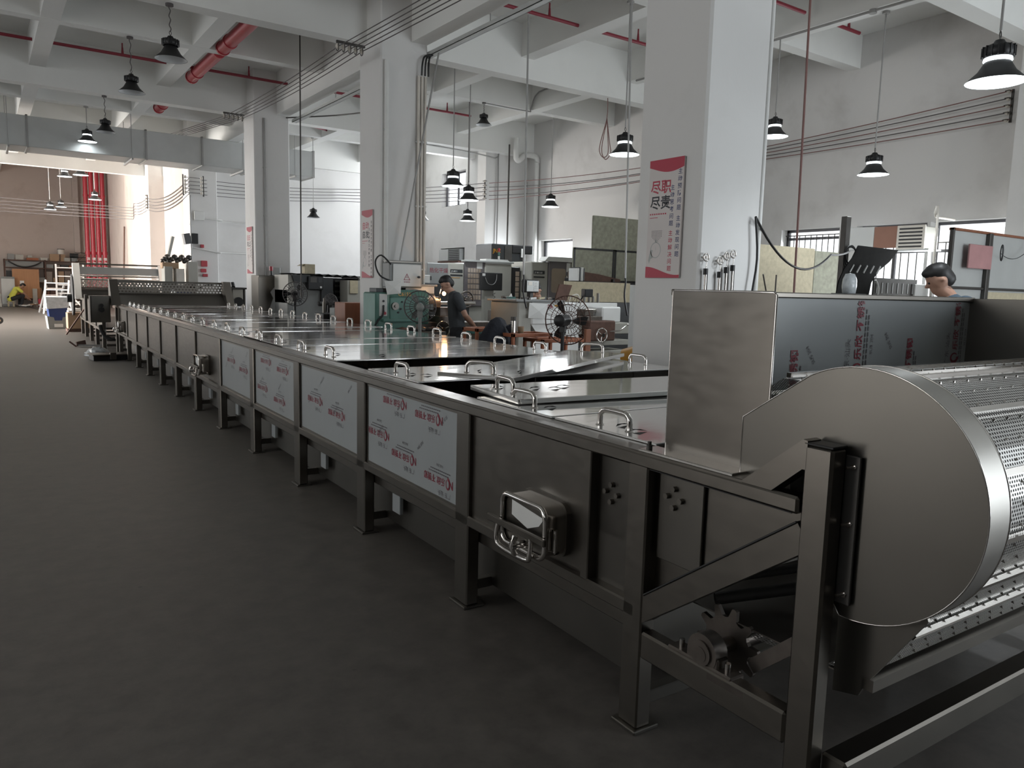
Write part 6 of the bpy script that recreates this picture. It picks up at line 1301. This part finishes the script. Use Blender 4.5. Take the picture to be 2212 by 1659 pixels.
def person(label, loc, rz, J, shirt, trouser, shoe='black', sleeve=.62, scale=1.0):
    """J: joints in local coordinates, person faces +y. keys: pelvis, waist, chest, neck, head, face(dir), sh_l, el_l, ha_l, ... hip_l, kn_l, an_l, toe_l"""
    t = thing('person', label, 'person', loc, rz); t.scale = (scale,)*3
    V, E_, R = [], [], []
    def v(p, r): V.append(p); R.append(r); return len(V)-1
    def e(a, b): E_.append((a, b))
    F = Vector(J['face']).normalized(); hd = Vector(J['head']); upv = (hd-Vector(J['neck'])).normalized(); side = F.cross(upv).normalized()
    pel = v(J['pelvis'], (.13, .10)); wa = v(J['waist'], (.125, .09)); ch = v(J['chest'], (.15, .105)); nb = v(L3(J['chest'], J['neck'], .72), (.075, .065)); nk = v(J['neck'], .052)
    e(pel, wa); e(wa, ch); e(ch, nb); e(nb, nk)
    jaw = v(tuple(hd-upv*.055+F*.030), (.056, .062)); mid = v(tuple(hd), (.077, .090)); top = v(tuple(hd+upv*.035-F*.012), (.077, .090)); e(nk, jaw); e(jaw, mid); e(mid, top)
    nose = v(tuple(hd-upv*.012+F*.104), .012); e(mid, nose)
    for s_ in (-1, 1): er = v(tuple(hd+side*(.086*s_)-upv*.01-F*.01), .014); e(mid, er)
    for s_ in ('l', 'r'):
        sh = v(J['sh_'+s_], .058); um = v(L3(J['sh_'+s_], J['el_'+s_], .5), .048); el = v(J['el_'+s_], .039); fm = v(L3(J['el_'+s_], J['ha_'+s_], .45), .036); wr = v(J['ha_'+s_], .026)
        e(ch, sh); e(sh, um); e(um, el); e(el, fm); e(fm, wr)
        d = Vector(J.get('hd_'+s_, Vector(J['ha_'+s_])-Vector(J['el_'+s_]))).normalized(); a = d.orthogonal().normalized() if 'hs_'+s_ not in J else Vector(J['hs_'+s_]).normalized(); b = d.cross(a).normalized()
        W = Vector(J['ha_'+s_]); palm = v(tuple(W+d*.055), (.036, .022)); e(wr, palm)
        for k, ln in enumerate((.062, .075, .070, .055)):
            base = W+d*.085+a*(.030-.02*k); f1 = v(tuple(base), .0095); f2 = v(tuple(base+d*ln*.6+b*.012), .009); f3 = v(tuple(base+d*ln+b*.034), .008); e(palm, f1); e(f1, f2); e(f2, f3)
        t1 = v(tuple(W+d*.035+a*.036), .011); t2 = v(tuple(W+d*.07+a*.058+b*.01), .0095); e(palm, t1); e(t1, t2)
        hp = v(J['hip_'+s_], .092); th = v(L3(J['hip_'+s_], J['kn_'+s_], .5), .078); kn = v(J['kn_'+s_], .055); cf = v(L3(J['kn_'+s_], J['an_'+s_], .35), .054); an = v(J['an_'+s_], .036); to = v(J['toe_'+s_], .034)
        e(pel, hp); e(hp, th); e(th, kn); e(kn, cf); e(cf, an); e(an, to)
    skin('body', V, E_, R, 'skin', t, 0, 0.0065)
    # shirt
    V, E_, R = [], [], []
    a0 = v(L3(J['pelvis'], J['waist'], -.25), (.158, .122)); a1 = v(J['waist'], (.150, .118)); a2 = v(J['chest'], (.168, .125)); a3 = v(L3(J['chest'], J['neck'], .60), (.095, .080)); e(a0, a1); e(a1, a2); e(a2, a3)
    for s_ in ('l', 'r'):
        sh = v(J['sh_'+s_], .074); um = v(L3(J['sh_'+s_], J['el_'+s_], sleeve), .064); e(a2, sh); e(sh, um)
    skin('shirt', V, E_, R, shirt, t)
    V, E_, R = [], [], []
    b0 = v(L3(J['pelvis'], J['waist'], .3), (.142, .110)); b1 = v(J['pelvis'], (.145, .115)); e(b0, b1)
    for s_ in ('l', 'r'):
        hp = v(J['hip_'+s_], .108); th = v(L3(J['hip_'+s_], J['kn_'+s_], .5), .094); kn = v(J['kn_'+s_], .072); cf = v(L3(J['kn_'+s_], J['an_'+s_], .5), .066); an = v(L3(J['kn_'+s_], J['an_'+s_], .93), .056); e(b1, hp); e(hp, th); e(th, kn); e(kn, cf); e(cf, an)
    skin('trousers', V, E_, R, trouser, t, 1)
    V, E_, R = [], [], []
    h0 = v(tuple(hd-upv*.02-F*.045), (.066, .070)); h1 = v(tuple(hd+upv*.045-F*.025), (.086, .088)); h2 = v(tuple(hd+upv*.062-F*.002), (.080, .074)); h3 = v(tuple(hd+upv*.080+F*.045), (.052, .036)); e(h0, h1); e(h1, h2); e(h2, h3)
    skin('hair', V, E_, R, 'hair', t)
    for s_ in ('l', 'r'):
        V, E_, R = [], [], []
        s0 = v(tuple(Vector(J['an_'+s_])-Vector((0, 0, .03))), .046); s1 = v(J['toe_'+s_], .042); e(s0, s1); skin('shoe', V, E_, R, shoe, t)
    # eyes and mouth
    g = MB()
    for s_ in (-1, 1): g.ball(tuple(hd+F*.078+side*(.032*s_)+upv*.008), .009, 8)
    g.build('eyes', 'hair', t)
    return t
# standing man watching the green lathe, head bent, hands clasped behind his back (faces away to the left)
J = dict(pelvis=(0, 0, .98), waist=(0, .02, 1.12), chest=(0, .03, 1.35), neck=(0, .09, 1.50), head=(0, .165, 1.61), face=(0, .75, -.62),
 sh_l=(-.18, .02, 1.43), el_l=(-.27, -.10, 1.17), ha_l=(-.07, -.24, 1.02), sh_r=(.18, .02, 1.43), el_r=(.27, -.10, 1.17), ha_r=(.05, -.24, 1.00),
 hd_l=(.7, -.3, -.5), hd_r=(-.6, -.45, -.55), hip_l=(-.09, 0, .90), kn_l=(-.10, .03, .50), an_l=(-.11, 0, .10), toe_l=(-.12, .13, .045), hip_r=(.09, 0, .90), kn_r=(.10, .03, .50), an_r=(.11, 0, .10), toe_r=(.13, .13, .045))
person('person in a charcoal T-shirt standing with head bent and hands clasped behind the back', (5.60, 9.42, .07), math.radians(62), J, 'shirt_grey', 'trousers', scale=.975)
boxes('foot_board', 'board', 'wooden foot board under the person at the green lathe', (5.60, 9.42, 0), (.75, .42, .065), 'wood_red')
# man behind the readout of the white lathe, bending forward
J2 = dict(J); J2.update(ha_l=(-.12, .28, 1.1), ha_r=(.12, .28, 1.1), el_l=(-.25, .1, 1.15), el_r=(.25, .1, 1.15), hd_l=(0, 1, 0), hd_r=(0, 1, 0))
person('person half hidden behind the readout monitor, head bent over the white lathe', (7.32, 9.72, -.03), math.radians(110), J2, 'shirt_blue', 'trousers')
# man at the right edge behind the hopper, seen from behind, head down
J4 = dict(J2); J4.update(head=(0, .15, 1.66), face=(0, .8, -.45), neck=(0, .07, 1.54), chest=(0, .0, 1.38), sh_l=(-.19, .0, 1.47), sh_r=(.19, .0, 1.47))
person('person with black hair and blue-grey T-shirt seen from behind above the hopper', (6.56, 3.05, 0), math.radians(38), J4, 'shirt_blue', 'trousers', scale=1.06)
# squatting man in yellow on a low stool
J3 = dict(pelvis=(0, -.05, .40), waist=(0, .03, .55), chest=(0, .18, .78), neck=(0, .36, .92), head=(0, .47, .99), face=(0, .8, -.6),
 sh_l=(-.19, .20, .84), el_l=(-.24, .46, .62), ha_l=(-.14, .66, .42), sh_r=(.19, .20, .84), el_r=(.24, .46, .62), ha_r=(.14, .66, .42), hd_l=(.1, .5, -1), hd_r=(-.1, .5, -1),
 hip_l=(-.10, .0, .38), kn_l=(-.18, .42, .52), an_l=(-.16, .34, .10), toe_l=(-.17, .50, .045), hip_r=(.10, .0, .38), kn_r=(.18, .42, .52), an_r=(.16, .34, .10), toe_r=(.17, .50, .045))
person('person in a yellow polo shirt squatting on a low stool at the far left', (1.35, 47.9, 0), math.radians(-75), J3, 'shirt_yellow', 'trousers', 'white_shoe', scale=1.12)
t = thing('low_stool', 'low wooden stool under the squatting person', 'stool', (1.30, 47.9, 0), .2); BB(-.16, .16, -.13, .13, .24, .28).build('seat', 'osb', t)
for x in (-.12, .12):
    for y in (-.09, .09): BB(x-.02, x+.02, y-.02, y+.02, 0, .24).build('leg', 'osb', t)
